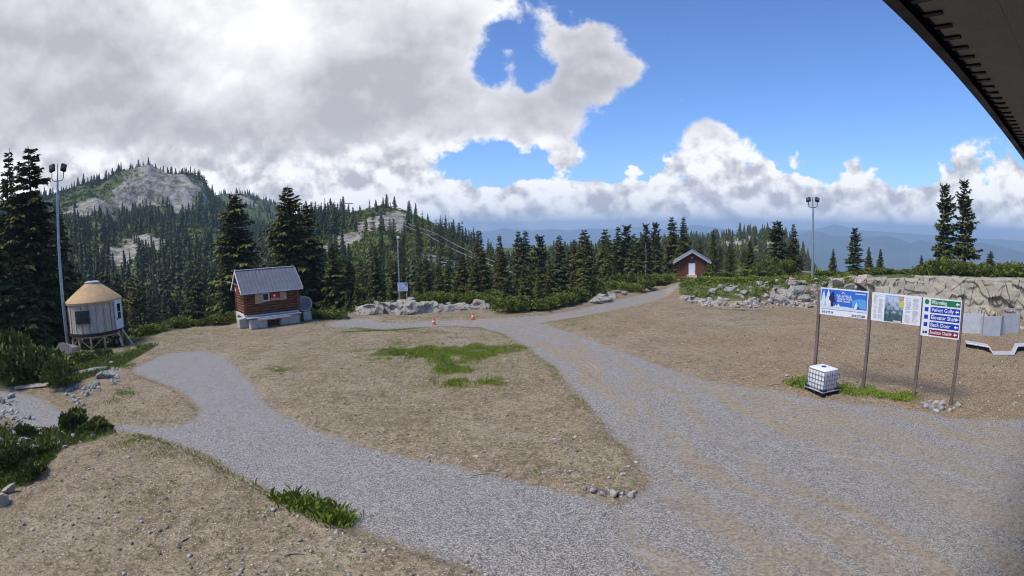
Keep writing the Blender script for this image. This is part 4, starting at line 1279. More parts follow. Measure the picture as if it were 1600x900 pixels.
pts = [(hit(u, v).x, hit(u, v).y, None, s) for u, v, s in [(1378, 486, .8), (1392, 480, .9), (1404, 474, .8), (1418, 478, .9), (1430, 484, .8), (1400, 489, .8), (1424, 491, .7), (1440, 478, .7), (1385, 470, .8), (1410, 465, .8), (1436, 468, .7), (1398, 466, .6), (1420, 468, .7), (1432, 490, .6), (1370, 478, .6)]]
for q in range(40):
    u, v = _r.uniform(1372, 1445), _r.uniform(466, 492); p = hit(u, v); pts.append((p.x - .3, p.y - .4, p.z + .1, .5))
stones('rubble_chute', 'grey broken rubble spilling down the rock wall behind the map board', 'rocks', pts, STONE_G, (.55, .95), 5)

# outcrop below the small white sign: a ledge of bedrock with loose boulders on it
def ledge(name, label, px, hts, back, seed, mat, nu=170, nv=34):
    q = np.array([gnd(u, v)[:2] for u, v in px]); d = np.concatenate([[0], np.cumsum(np.hypot(*np.diff(q, axis=0).T))]); ar = np.linspace(0, d[-1], nu)
    bx, by = np.interp(ar, d, q[:, 0]), np.interp(ar, d, q[:, 1]); hh = np.interp(ar, d, hts); r0 = np.hypot(bx, by); dx, dy = bx / r0, by / r0
    S2, Q2 = np.meshgrid(ar, np.linspace(0, 1, nv), indexing='ij')
    tp_ = (hh * (1 + .30 * fbm(ar, ar * 0, .5, 4, seed) + .45 * (cells(ar / 1.9, ar * 0 + 2.5, seed) - .5)))[:, None]
    h2 = np.where(Q2 < .5, Q2 / .5 * (tp_ + .3) - .3, tp_)
    b1_ = cells(S2 / 1.7 + .2 * h2, h2 / .9 + .2 * S2, seed + 1) - .5; b2_ = cells(S2 / .5, h2 / .4, seed + 2) - .5
    o_ = .8 * b1_ + .3 * b2_ + .3 * fbm(S2, h2, .9, 4, seed + 3)
    tb = np.clip((Q2 - .5) / .5, 0, 1)
    inn2 = np.where(Q2 < .5, .3 * h2 - o_, .3 * tp_ - o_ * (1 - tb) + tb * back)
    X2, Y2 = bx[:, None] + dx[:, None] * inn2, by[:, None] + dy[:, None] * inn2
    zt = tp_ * (1 - tb ** 2 * .8) + .30 * (cells(S2 / .9, inn2 / .8, seed + 5) - .5) * np.minimum(tb * 4, 1) + .15 * fbm(S2, inn2, 1.2, 3, seed + 6)
    Z2 = np.where(Q2 < .5, h2, zt); Z2 = np.where(Q2 > .96, -.6, Z2)
    i2 = np.arange(nu * nv).reshape(nu, nv); f2 = np.stack([i2[:-1, :-1], i2[1:, :-1], i2[1:, 1:], i2[:-1, 1:]], -1).reshape(-1, 4)
    return tag(link(name, np_mesh(name, np.stack([X2, Y2, Z2], -1).reshape(-1, 3), f2, mat)), label, 'rocks')


ledge('rock_outcrop', 'low grey bedrock outcrop beside the road below the small white sign', [(556, 493), (575, 494), (605, 493), (640, 493), (680, 490), (720, 487), (765, 485)], [.5, 1.0, .95, 1.15, .8, .55, .35], 3.2, 41, M_ROCK)
pts = []
for u, v, s in [(640, 480, .8), (665, 481, .6), (700, 482, .55), (612, 482, .6), (628, 479, .6), (590, 483, .6), (725, 481, .5), (748, 480, .7), (755, 484, .5), (678, 486, .5), (655, 489, .45)]:
    p = gnd(u, v); pts.append((p.x, p.y, .35 if v < 485 else None, s))
stones('outcrop_boulders', 'loose grey boulders lying on the bedrock outcrop below the small white sign', 'rocks', pts, BIGROCK, (.8, 1.2), 6, 'boulder', .28)
pts = []
for u, v in [(965, 458), (950, 463), (940, 466), (935, 470), (958, 465), (945, 471), (1010, 456), (1000, 452), (975, 461), (930, 474)]:
    p = gnd(u, v); pts.append((p.x, p.y, None, 1))
stones('roadside_rocks', 'grey rocks among shrubs left of the rising road', 'rocks', pts, BIGROCK, (.5, .9), 8, 'boulder', .25)

# rubble at the left
pts = []
for i in range(170):
    u, v = _r.uniform(-20, 62), _r.uniform(616, 706); p = gnd(u, v)
    if v < 650 and u > 22 + (v - 616) * .2: continue
    pts.append((p.x, p.y, None, 1))
stones('rubble_heap', 'heap of pale blue grey rubble at the left edge beside the side path', 'rocks', pts, STONE_C, (.07, .24), 9)
pts = []
for i in range(60):
    u = _r.uniform(95, 185); v = 628 - (u - 95) * .45 + _r.gauss(0, 9); p = gnd(u, v); pts.append((p.x, p.y, None, 1))
stones('slab_rubble', 'scattered pale stones round the flat slab below the yurt', 'rocks', pts, STONE_C, (.07, .26), 10)
pts = []
for i in range(45):
    u, v = _r.uniform(20, 150), _r.uniform(676, 712); p = gnd(u, v); pts.append((p.x, p.y, None, 1))
stones('bank_rubble', 'pale stones showing between shrubs on the left foreground bank', 'rocks', pts, STONE_C, (.06, .2), 11)


def boulder(u, v, size, mat, seed, label, flat=1.0, rz=0, name='boulder'):
    p = gnd(u, v); o = link(name, rock_me(seed, 4, 12, flat, mat, .025)); z = tz(p.x, p.y)
    o.location = (p.x, p.y, z - .12 * size[2]); o.scale = size; o.rotation_euler = (0, 0, rz)
    return tag(o, label, 'boulder')


boulder(106, 556, (1.3, 1.0, 1.15), M_ROCKP, 301, 'pinkish boulder at the foot of the tall left mast', rz=.8)
boulder(142, 582, (1.5, .9, .42), M_ROCK, 302, 'flat grey rock slab below the yurt', rz=.9)
boulder(168, 592, (.8, .6, .45), M_ROCKC, 303, 'blue grey rock at the right end of the flat slab', rz=.3)
boulder(60, 606, (1.6, .7, .25), M_ROCKP, 304, 'pale flat bedrock beside the side path at the left edge', rz=.7)
boulder(6, 792, (.50, .42, .42), M_ROCK, 305, 'pale cracked boulder at the left edge in the foreground', rz=.2)
boulder(20, 776, (.34, .26, .30), M_ROCK, 306, 'smaller pale boulder next to the cracked foreground boulder', rz=1.2)
boulder(745, 719, (.13, .10, .09), M_ROCKP, 307, 'small cream coloured stone on the bare soil above the gravel path')
boulder(93, 549, (.8, .6, .6), M_ROCK, 308, 'grey rock half hidden left of the pinkish boulder')
boulder(1230, 594, (.16, .14, .13), M_ROCKP, 309, 'small pale rock in the soil left of the white tank')
for i, (u, v, s) in enumerate([(912, 769, .10), (926, 773, .13), (940, 777, .15), (955, 774, .12), (960, 779, .16), (972, 776, .10), (985, 778, .14), (990, 772, .09), (948, 771, .11)]):
    p = gnd(u, v); o = link('stone', STONE_C[i % 6]); o.location = (p.x, p.y, tz(p.x, p.y) - .02); o.scale = (s * 1.2, s, s); o.rotation_euler = (0, 0, i)
    tag(o, 'grey stone at the lower tip of the bare soil between the gravel tracks', 'stone', 'stones at the tip of the soil triangle')
pts = [(gnd(u, v).x, gnd(u, v).y, None, 1) for u, v in [(1445, 636), (1452, 632), (1458, 636), (1466, 640), (1472, 636), (1462, 632), (1448, 640), (1490, 642), (1496, 638), (1455, 641), (1470, 643), (1440, 634), (1484, 645), (1462, 645)]]
stones('post_stones', 'small heap of pale stones round the rightmost sign post', 'stones', pts, STONE_C, (.10, .24), 12)


# loose pebbles
def pebbles(name, label, n, area, size, seed, mat, test):
    rs = np.random.RandomState(seed)
    bm = bmesh.new(); bmesh.ops.create_icosphere(bm, subdivisions=1, radius=1.0); bm.verts.ensure_lookup_table()
    bv = np.array([v.co[:] for v in bm.verts]); bf = np.array([[q.index for q in f_.verts] for f_ in bm.faces]); bm.free()
    a = rs.uniform(math.radians(area[0]), math.radians(area[1]), n); r = np.exp(rs.uniform(math.log(area[2]), math.log(area[3]), n))
    x, y = r * np.sin(a), r * np.cos(a); k = test(x, y, rs); x, y = x[k], y[k]; n = len(x)
    z = terrain(x, y); s = size[0] * (size[1] / size[0]) ** (rs.rand(n) ** 2.2)
    V = np.zeros((n, len(bv), 3)); 
    for i in range(n):
        M_ = np.diag(s[i] * rs.uniform(.6, 1.2, 3) * np.array([1, 1, .7])); c_, s_ = math.cos(i), math.sin(i)
        V[i] = (bv + rs.normal(0, .12, bv.shape)) @ M_ @ np.array([[c_, s_, 0], [-s_, c_, 0], [0, 0, 1]]) + (x[i], y[i], z[i] + s[i] * .2)
    Fp = (bf[None] + (np.arange(n) * len(bv))[:, None, None]).reshape(-1, 3)
    me = np_mesh(name, V.reshape(-1, 3), Fp, mat)
    at = me.attributes.new('shade', 'FLOAT', 'POINT'); at.data.foreach_set('value', np.repeat(rs.rand(n), len(bv)).astype(np.float32))
    return tag(link(name, me), label, 'pebbles', None, 'stuff')


M_PEB, _t, _b2 = new_mat('pebble')
setin(_t, _b2.inputs['Base Color'], nx_mix(_t, attr(_t, 'shade'), (.13, .115, .10), (.50, .465, .42))); _b2.inputs['Roughness'].default_value = .9
pebbles('soil_pebbles', 'loose pebbles strewn over the bare soil', 9000, (-57, 58, 9.5, 60), (.012, .085), 31, M_PEB, lambda x, y, rs: (gravel_sd(x, y) > -.1) & (np.hypot(x, y) < np.interp(np.arctan2(x, y), EDGE_A, EDGE_R)))
pebbles('road_pebbles', 'coarse gravel lying along the margins of the gravel tracks', 7000, (-57, 58, 9.0, 45), (.010, .040), 32, M_PEB, lambda x, y, rs: (gravel_sd(x, y) < .25) & ((gravel_sd(x, y) > -.7) | (rs.rand(len(x)) < .25)))
pebbles('clods', 'dark clods of earth on the churned soil at the right', 1700, (6, 58, 20, 56), (.015, .085), 33, plain('dark_clod', (.22, .15, .09), (.11, .075, .045), .95), lambda x, y, rs: (gravel_sd(x, y) > .3) & (fbm(x, y, .25, 3, 66) > -.05) & (np.hypot(x, y) < np.interp(np.arctan2(x, y), BANK_A, BANK_R, left=60)))

# fallen twigs on the soil
M_TWIG = plain('dry_twig', (.50, .44, .36), (.30, .25, .20), .9)
for i, (u, v, l, a, lab) in enumerate([(760, 744, .9, .2, 'pale curved stick lying at the edge of the gravel path'), (400, 752, .55, 1.9, 'short grey stick near the grass verge'), (292, 850, .4, 1.2, 'whitish stick on the left foreground soil'),
                                       (850, 745, .5, .6, 'thin stick on the soil above the tip stones'), (1215, 606, 1.6, .1, 'weathered pole half buried left of the white tank'), (460, 876, .5, .4, 'short stick on the soil below the grass verge')]):
    p = gnd(u, v); mb = MB(); z = tz(p.x, p.y)
    mb.tube([(-l / 2, 0, .02), (-l / 6, .04 * l, .035), (l / 5, .03 * l, .03), (l / 2, -.05 * l, .02)], [.018, .024, .02, .01], 6)
    tag(mb.build('stick', M_TWIG, None, True, loc=(p.x, p.y, z), rot=(0, 0, a)), lab, 'stick')

# ---------------------------------------------------------------- object materials
M_GALV = plain('galvanised_steel', (.42, .47, .52), (.30, .34, .38), .45, .6, 3.0, .05)
M_DARKM = plain('dark_metal', (.030, .030, .034), (.015, .015, .018), .5, .4, 5.0, .05)
M_LENS = plain('lamp_glass', (.16, .17, .19), (.10, .10, .12), .2, 0, 3.0, 0)
M_CANV = plain('tan_canvas', (.56, .375, .195), (.46, .30, .15), .85, 0, 2.0, .2)
M_CANW = plain('beige_canvas_wall', (.58, .50, .405), (.42, .36, .285), .85, 0, 2.2, .25, (3, 3, .6))
M_LUMB = plain('new_lumber', (.60, .45, .29), (.45, .32, .19), .8, 0, 4.0, .2, (1, 1, .3))
M_VINYL = plain('dark_vinyl_window', (.030, .032, .036), (.012, .012, .014), .25, 0, 8.0, .8, spec=.5)
M_DOORW = plain('white_door', (.72, .76, .82), (.62, .66, .72), .5, 0, 2.0, .05)
M_BLACKG = plain('dark_glass', (.020, .024, .035), (.012, .014, .020), .12, 0, 2.0, 0, spec=.6)
M_TRIM = plain('dark_trim', (.045, .036, .030), (.025, .02, .018), .7)
M_LOG = plain('stained_log', (.205, .085, .036), (.095, .038, .018), .6, 0, 5.0, .3, (.35, 1, 1))
M_LOGEND = plain('log_end', (.32, .18, .09), (.20, .10, .05), .8, 0, 9.0, .2)
M_ROOFM = plain('grey_metal_roof', (.215, .22, .24), (.17, .175, .19), .45, .35, 1.2, .05)
M_WHITEP = plain('weathered_white_paint', (.66, .68, .70), (.52, .53, .54), .6, 0, 3.0, .1)
M_PLY = plain('plywood', (.52, .35, .19), (.42, .27, .14), .8, 0, 2.5, .15, (1, 1, .4))
M_CONC = plain('concrete_block', (.50, .475, .43), (.36, .335, .30), .9, 0, 3.0, .4)
M_DECK = plain('grey_deck_boards', (.42, .41, .40), (.29, .28, .275), .85, 0, 4.0, .3, (.3, 2, 1))
M_RED = plain('red_cloth', (.52, .032, .030), (.42, .022, .022), .8, 0, 3.0, .1)
M_REDW = plain('red_brown_boards', (.205, .075, .036), (.125, .044, .023), .75, 0, 3.0, .3, (1, 1, .2))
M_PINKT = plain('red_tarpaulin', (.42, .14, .09), (.28, .08, .05), .8)
M_SILV = plain('silver_drum', (.46, .50, .58), (.36, .40, .48), .4, .4, 2.0, .1)
M_FASC = plain('grey_fascia', (.48, .45, .47), (.38, .36, .38), .75)
M_WHITE = plain('clean_white', (.80, .80, .80), (.74, .74, .74), .45, 0, 2.0, .02)
M_STONEST = plain('step_wood', (.55, .46, .37), (.42, .34, .26), .85)
M_ORANGE = plain('orange_plastic', (.78, .14, .045), (.66, .10, .035), .5, 0, 3.0, .05)
M_HDPE = plain('white_plastic_tank', (.78, .80, .80), (.70, .72, .73), .35, 0, 2.0, .03)
M_CAGE = plain('cage_steel', (.20, .22, .25), (.14, .15, .17), .5, .6, 6.0, .05)
M_BLUEP = plain('dark_blue_plastic', (.030, .035, .10), (.02, .022, .06), .5)
M_POST = plain('weathered_post', (.215, .165, .135), (.130, .098, .080), .85, 0, 5.0, .35, (1, 1, .15))
M_PALEPOST = plain('pale_timber', (.50, .44, .36), (.38, .33, .27), .85)
M_GREYPAN = plain('grey_white_sheet', (.50, .52, .55), (.42, .44, .47), .6, 0, 2.0, .1)
M_BLKPL = plain('black_plastic', (.012, .012, .014), (.008, .008, .010), .5)
M_WOODP = plain('utility_timber', (.10, .085, .075), (.06, .05, .045), .9)


# ---------------------------------------------------------------- floodlight masts
def mast(u, v, rad, vtop, vyoke, label, rz):
    a = az_of(u, v); x, y = rad * math.sin(a), rad * math.cos(a); zb = tz(x, y)
    hz = H + rad * el_of(u, vtop) - zb; yz = H + rad * el_of(u, vyoke) - zb
    r = empty('floodlight_mast', (x, y, zb), rz, label, 'floodlight')
    mb = MB(); mb.tube([(0, 0, -.3), (0, 0, yz * .5), (0, 0, yz)], [.17, .135, .09], 12); mast_o = mb.build('mast', M_GALV, r, True)
    mb = MB(); mb.box((0, 0, .04), (.55, .55, .06)); mb.build('base_plate', M_GALV, mast_o)
    mb = MB(); mb.tube([(0, 0, yz - .05), (0, 0, hz)], [.045, .035], 8); mb.build('rod', M_DARKM, mast_o, True)
    wd = .50; top = yz + (hz - yz) * .55
    mb = MB(); mb.tube([(-wd, 0, top), (-wd, 0, yz + .22), (-wd + .06, 0, yz + .08), (-wd + .2, 0, yz), (wd - .2, 0, yz), (wd - .06, 0, yz + .08), (wd, 0, yz + .22), (wd, 0, top)], .035, 8); mb.build('yoke', M_DARKM, r, True)
    for s in (-1, 1):
        lt = hz - top
        rt = Matrix.Rotation(s * .10, 3, 'Y') @ Matrix.Rotation(.35 * -1, 3, 'X') @ Matrix.Rotation(.5 * s, 3, 'Z')
        c = Vector((s * wd, 0, top + lt * .45))
        mb = MB(); mb.box(c, (.50, .26, lt * .95), rt); mb.box(c + rt @ Vector((0, .18, 0)), (.34, .12, lt * .6), rt)
        l = mb.build('lamp_head', M_DARKM, r, bevel=.02)
        mb = MB(); mb.box(c + rt @ Vector((0, -.14, .06)), (.40, .02, lt * .62), rt); mb.build('lens', M_LENS, l)
        mb = MB()
        for q in (-.13, 0, .13): mb.bar(c + rt @ Vector((q, -.16, -lt * .25)), c + rt @ Vector((q, -.16, lt * .38)), .018)
        mb.build('guard', M_DARKM, l)
    return r


mast(107, 545, 47.3, 255, 282, 'tall galvanised mast with two floodlights left of the yurt', math.radians(44))
mast(1269, 441, 62, 308, 324, 'slim mast with two floodlights on the rock bank at the right', math.radians(-32))
# climbing pegs are too small to see; a small lamp pole stands behind the white sign
p = gnd(626, 477); zb = tz(p.x, p.y)
r = empty('lamp_pole', (p.x - .15, p.y + .5, zb), math.radians(11), 'thin grey pole with a small lamp behind the white sign on the outcrop', 'lamp pole')
mb = MB(); mb.tube([(0, 0, -.2), (0, 0, 6.7)], [.075, .055], 9); mb.build('pole', M_GALV, r, True)
mb = MB(); mb.bar((-.28, 0, 6.65), (.25, 0, 6.65), .06); mb.build('arm', M_DARKM, r)
mb = MB(); mb.box((.05, -.05, 6.85), (.28, .30, .26)); mb.build('lamp_head', M_WHITE, r, bevel=.03)
mb = MB(); mb.box((-.28, 0, 6.72), (.14, .2, .14)); mb.build('bracket', M_DARKM, r, bevel=.02)

# small white sign
r = empty('notice_sign', (p.x + .30, p.y, zb), math.radians(12), 'small white notice board on two pale posts on the rock outcrop', 'sign')
for sx in (-.39, .39):
    mb = MB(); mb.box((sx, .05, 1.05), (.11, .11, 2.5)); mb.build('post', M_PALEPOST, r, bevel=.01)
mb = MB(); mb.box((0, -.03, 1.85), (1.02, .03, .92)); bd = mb.build('board', M_WHITE, r, bevel=.008)
for q, (cx, cz, sw, sh, c) in enumerate([(.0, 2.26, .98, .09, (.10, .42, .42)), (.30, 2.10, .36, .13, (.10, .25, .62)), (.36, 1.92, .22, .10, (.12, .30, .65)), (-.05, 1.82, .62, .04, (.40, .45, .70)), (-.08, 1.73, .66, .04, (.40, .45, .70)),
                                         (-.06, 1.64, .60, .04, (.40, .45, .70)), (-.2, 2.05, .42, .05, (.35, .40, .66)), (-.2, 1.95, .42, .04, (.45, .50, .72)), (.0, 1.52, .8, .05, (.40, .38, .68))]):
    mb = MB(); mb.box((cx, -.050, cz), (sw, .006, sh)); mb.build('print', plain('notice_print_%d' % q, c, rough=.6), bd)

# ---------------------------------------------------------------- yurt on stilts
p = gnd(154, 539)
ZB = tz(p.x, p.y)
yr = empty('yurt', (p.x, p.y, ZB), math.radians(44), 'tan canvas yurt on a timber stilt platform behind the left mast', 'yurt')
R_, FZ, EZ, CZ = 2.32, 1.25 - ZB, 3.62 - ZB, 5.02 - ZB


def ring(R0, z, n=96, fold=0.0, ph=0.0, nf=30):
    return [((R0 + fold * math.sin(nf * 2 * math.pi * k / n + ph)) * math.sin(2 * math.pi * k / n), -(R0 + fold * math.sin(nf * 2 * math.pi * k / n + ph)) * math.cos(2 * math.pi * k / n), z) for k in range(n)]


def lathe(name, rings, mat, parent, cap_top=False, cap_bot=False, smooth=True):
    n = len(rings[0]); mb = MB(); fs = []
    for i in range(len(rings) - 1):
        for k in range(n):
            k2 = (k + 1) % n; fs.append((i * n + k, i * n + k2, (i + 1) * n + k2, (i + 1) * n + k))
    if cap_bot: fs.append(tuple(range(n))[::-1])
    if cap_top: fs.append(tuple((len(rings) - 1) * n + k for k in range(n)))
    mb.add([q for rg in rings for q in rg], fs)
    return mb.build(name, mat, parent, smooth)


wall_o = lathe('wall', [ring(R_, FZ + .02, 180, .012), ring(R_ - .01, (FZ + EZ) / 2, 180, .030), ring(R_, EZ, 180, .018)], M_CANW, yr)
rf = lathe('roof', [ring(R_ + .10, EZ - .20, 96, .025, 0, 16), ring(R_ + .13, EZ - .02, 96, .02, 0, 16), ring(R_ + .04, EZ + .10, 96, .005, 0, 16), ring(R_ * .62, EZ + .76, 96), ring(.62, CZ - .12, 96)], M_CANV, yr, smooth=True)
lathe('crown_ring', [ring(.64, CZ - .14, 40), ring(.66, CZ - .02, 40), ring(.50, CZ + .04, 40)], M_FASC, rf, cap_top=True)
lathe('floor', [ring(R_ + .10, FZ - .20, 96), ring(R_ + .10, FZ, 96)], M_TRIM, yr, True, True)
# window
def on_wall(th, z, out_=0.0): return Vector(((R_ + out_) * math.sin(th), -(R_ + out_) * math.cos(th), z))
def wall_patch(name, th0, th1, z0, z1, out_, mat, parent, n=10):
    mb = MB(); vs = []
    for o2 in (out_ - .05, out_):
        for z in (z0, z1): vs += [on_wall(th0 + (th1 - th0) * k / n, z, o2) for k in range(n + 1)]
    m = n + 1; fs = []
    for k in range(n):
        fs += [(2 * m + k, 2 * m + k + 1, 3 * m + k + 1, 3 * m + k), (m + k, m + k + 1, 3 * m + k + 1, 3 * m + k), (k, k + 1, 2 * m + k + 1, 2 * m + k)]
    fs += [(0, m, 3 * m, 2 * m), (n, m + n, 3 * m + n, 2 * m + n)]
    mb.add(vs, fs); return mb.build(name, mat, parent, True)


wf = wall_patch('window', math.radians(-46), math.radians(-8), 1.95 - ZB, 3.10 - ZB, .062, plain('window_flap', (.40, .33, .27)), yr)
wall_patch('pane', math.radians(-43), math.radians(-11), 2.04 - ZB, 3.02 - ZB, .085, M_VINYL, wf)
for _k in range(9):
    wall_patch('seam', math.radians(-78 + 16 * _k), math.radians(-77.0 + 16 * _k), FZ + .05, EZ - .2, .034, plain('canvas_seam', (.30, .255, .20)) if _k == 0 else bpy.data.materials['canvas_seam'], yr, 2)
# door
dr = empty('door', (0, 0, 0)); dr.parent = yr
th = math.radians(56); dc = on_wall(th, 0, .06); dq = Matrix.Rotation(th, 3, 'Z')
mb = MB(); mb.box(dc + Vector((0, 0, (FZ + EZ - .05) / 2)), (.98, .16, EZ - FZ - .15), dq); d1 = mb.build('door_leaf', M_DOORW, dr, bevel=.01)
for zc, hh in ((2.92 - ZB, .62), (2.32 - ZB, .50)):
    mb = MB(); mb.box(dc + Vector((0, 0, zc)) + dq @ Vector((0, -.085, 0)), (.48, .02, hh), dq); mb.build('door_pane', M_BLACKG, dr)
mb = MB(); mb.box(dc + dq @ Vector((-.38, -.10, 0)) + Vector((0, 0, 2.1 - ZB)), (.06, .05, .14), dq); mb.build('handle', M_DARKM, dr)
mb = MB(); mb.tube([on_wall(math.radians(74), FZ, .12), on_wall(math.radians(74), EZ, .12)], .05, 8); mb.build('corner_pole', M_LUMB, yr)
# stilts
for k in range(12):
    a = 2 * math.pi * (k + .5) / 12; q = Vector((2.2 * math.sin(a), -2.2 * math.cos(a), 0))
    mb = MB(); mb.box(q + Vector((0, 0, FZ / 2 - .25)), (.15, .15, FZ + .1), Matrix.Rotation(a, 3, 'Z')); mb.build('stilt', M_LUMB, yr, bevel=.008)
    if k % 2 == 0:
        mb = MB(); mb.box(q + Vector((0, 0, .05)), (.36, .36, .22), Matrix.Rotation(a, 3, 'Z')); mb.build('footing', M_CONC, yr, bevel=.03)
    a2 = 2 * math.pi * (k + 1.5) / 12; q2 = Vector((2.2 * math.sin(a2), -2.2 * math.cos(a2), 0))
    mb = MB(); lo, hi = (.22, FZ - .3) if k % 2 else (FZ - .3, .22)
    mb.bar(q * 1.035 + Vector((0, 0, lo)), q2 * 1.035 + Vector((0, 0, hi)), .12, .045); mb.build('brace', M_LUMB, yr)
    mb = MB(); mb.bar(q + Vector((0, 0, FZ - .28)), q2 + Vector((0, 0, FZ - .28)), .07, .17); mb.build('rim_beam', M_LUMB, yr)
for k in range(5):
    mb = MB(); xk = -1.6 + .8 * k; l = math.sqrt(max(2.15 ** 2 - xk * xk, .1)); mb.bar((xk, -l, FZ - .30), (xk, l, FZ - .30), .06, .18); mb.build('joist', M_LUMB, yr)
for q0, q1 in (((2.15, -1.1, FZ - .05), (2.95, -1.9, 0.0)), ((1.75, -1.55, FZ - .05), (2.05, -2.3, .0))):
    mb = MB(); mb.bar(q0, q1, .22, .05); mb.build('ramp_plank', M_LUMB, yr)
# dark tyre leaning under the platform
mb = MB(); mb.tube([(.34 * math.cos(2 * math.pi * k / 20), 0, .36 + .34 * math.sin(2 * math.pi * k / 20)) for k in range(21)], .11, 8, False)
q = Matrix.Rotation(math.radians(44), 4, 'Z') @ Vector((1.55, -1.75, 0))
o = mb.build('tyre', M_BLKPL, None, True); o.location = (p.x + q.x, p.y + q.y, tz(p.x + q.x, p.y + q.y) + .02); o.rotation_euler = (.25, 0, math.radians(70)); tag(o, 'dark round tyre leaning under the yurt platform', 'tyre')

# ---------------------------------------------------------------- log cabin
CA = math.radians(41); cdx = Vector((math.cos(CA), math.sin(CA), 0)); cdy = Vector((-math.sin(CA), math.cos(CA), 0))
L_, W_ = 4.75, 3.3
fl = Vector((-22.1, 41.0, 0)); cc = fl + cdx * L_ / 2 + cdy * W_ / 2
ZB = tz(cc.x, cc.y) ; ZB = min(ZB, 0.0)
cb = empty('log_cabin', (cc.x, cc.y, 0), CA, 'small dark log cabin with grey metal roof on concrete blocks', 'cabin')
Z0, NL, LD = 1.16, 10, .225
for k in range(NL):
    z = Z0 + LD * (k + .5)
    for s in (-1, 1):
        mb = MB(); mb.tube([(-L_ / 2 - .16, s * W_ / 2, z), (0, s * W_ / 2 + .01, z), (L_ / 2 + .16, s * W_ / 2, z)], LD * .53, 10); mb.build('log', M_LOG, cb, True)
    for s in (-1, 1):
        zz = z + LD / 2; ex = .16 if k < NL - 2 else -.05
        if k == NL - 1: continue
        mb = MB(); mb.tube([(s * L_ / 2, -W_ / 2 - ex, zz), (s * L_ / 2, W_ / 2 + ex, zz)], LD * .53, 10); mb.build('log', M_LOG, cb, True)
EZ2 = Z0 + NL * LD                                      # 3.0
RZ2 = 4.76; OV = .46; OVL = .40
slope = (RZ2 - EZ2) / (W_ / 2)
# gable boards
for s in (-1, 1):
    mb = MB(); x = s * L_ / 2
    mb.add([(x - .04, -W_ / 2, EZ2 + .08), (x - .04, W_ / 2, EZ2 + .08), (x - .04, 0, RZ2 - .12), (x + .04, -W_ / 2, EZ2 + .08), (x + .04, W_ / 2, EZ2 + .08), (x + .04, 0, RZ2 - .12)],
           [(0, 1, 2), (5, 4, 3), (0, 3, 4, 1), (1, 4, 5, 2), (2, 5, 3, 0)]); mb.build('gable_boards', M_LOG, cb)
rfo = empty('roof', (0, 0, 0)); rfo.parent = cb
LR = L_ / 2 + OVL
for s in (-1, 1):
    yo = W_ / 2 + OV; ze = RZ2 - slope * yo
    mb = MB(); n = Vector((0, s * slope, 1)).normalized() * .07
    a, b_, c_, d_ = Vector((-LR, 0, RZ2)), Vector((LR, 0, RZ2)), Vector((LR, s * yo, ze)), Vector((-LR, s * yo, ze))
    mb.add([a, b_, c_, d_, a + n, b_ + n, c_ + n, d_ + n], [(0, 1, 2, 3), (7, 6, 5, 4), (0, 4, 5, 1), (1, 5, 6, 2), (2, 6, 7, 3), (3, 7, 4, 0)])
    mb.build('roof_sheet', M_ROOFM, rfo)
    for k in range(17):
        x = -LR + .03 + (2 * LR - .06) * k / 16
        mb = MB(); mb.bar(Vector((x, 0, RZ2)) + n * 1.25, Vector((x, s * yo, ze)) + n * 1.25, .05, .045); mb.build('seam', M_ROOFM, rfo)
    mb = MB(); mb.box((0, s * (yo + .02), ze - .01), (2 * LR + .04, .04, .17)); mb.build('fascia', M_WHITEP, rfo)
    for sx in (-1, 1):
        mb = MB(); mb.bar((sx * (LR + .02), 0, RZ2 - .02), (sx * (LR + .02), s * yo, ze - .02), .04, .20); mb.build('barge_board', M_WHITEP, rfo)
mb = MB(); mb.box((0, 0, RZ2 + .09), (2 * LR, .22, .05)); mb.build('ridge_cap', M_WHITEP, rfo)
# window front with plywood shutters and a red flag poster
yw = -W_ / 2 - .14
wn = empty('window', (0, 0, 0)); wn.parent = cb
mb = MB(); mb.box((-.52, yw, 2.53), (.62, .08, .70)); mb.build('window_frame', M_WHITEP, wn)
mb = MB(); mb.box((-.56, yw - .05, 2.56), (.44, .03, .52)); mb.build('pane', M_BLACKG, wn)
for cx, sw, zc, sh in ((-1.18, .66, 2.46, .80), (1.02, .62, 2.52, .66), (.28, .80, 2.30, .20)):
    mb = MB(); mb.box((cx, yw - .01, zc), (sw, .05, sh)); mb.build('plywood_shutter', M_PLY, cb)
mb = MB(); mb.box((.24, yw + .002, 2.60), (.62, .04, .44)); fp = mb.build('red_poster', M_RED, cb)
mb = MB(); mb.box((.24, yw - .025, 2.60), (.08, .012, .24)); mb.box((.24, yw - .0262, 2.60), (.24, .012, .08)); mb.build('emblem', M_WHITE, fp)
# deck and blocks
for k in range(6):
    mb = MB(); mb.box((-.15 + .03 * (k % 2), -W_ / 2 - .12 - .19 * k, .98 + .012 * (k % 3)), (L_ + .2 - .12 * (k % 2), .17, .06)); mb.build('deck_board', M_DECK, cb, bevel=.006)
mb = MB(); mb.box((-.2, -W_ / 2 - 1.20, .88), (L_ * .62, .06, .16)); mb.build('deck_edge', M_WHITEP, cb)
for s in (-1, 1):
    mb = MB(); mb.box((0, s * (W_ / 2 - .1), 1.02), (L_ + .2, .26, .24)); mb.build('sill_beam', M_WHITEP if s < 0 else M_LUMB, cb, bevel=.01)
mb = MB(); mb.box((-L_ / 2 - .05, 0, 1.06), (.24, W_ + .5, .22)); mb.build('sill_beam', M_WHITEP, cb, bevel=.01)
mb = MB(); mb.bar((-2.6, -W_ / 2 - .45, 1.02), (-.9, -W_ / 2 - 1.35, .86), .34, .05); mb.build('ramp_plank', M_DECK, cb)
CB_ROT = Matrix.Rotation(CA, 4, 'Z')
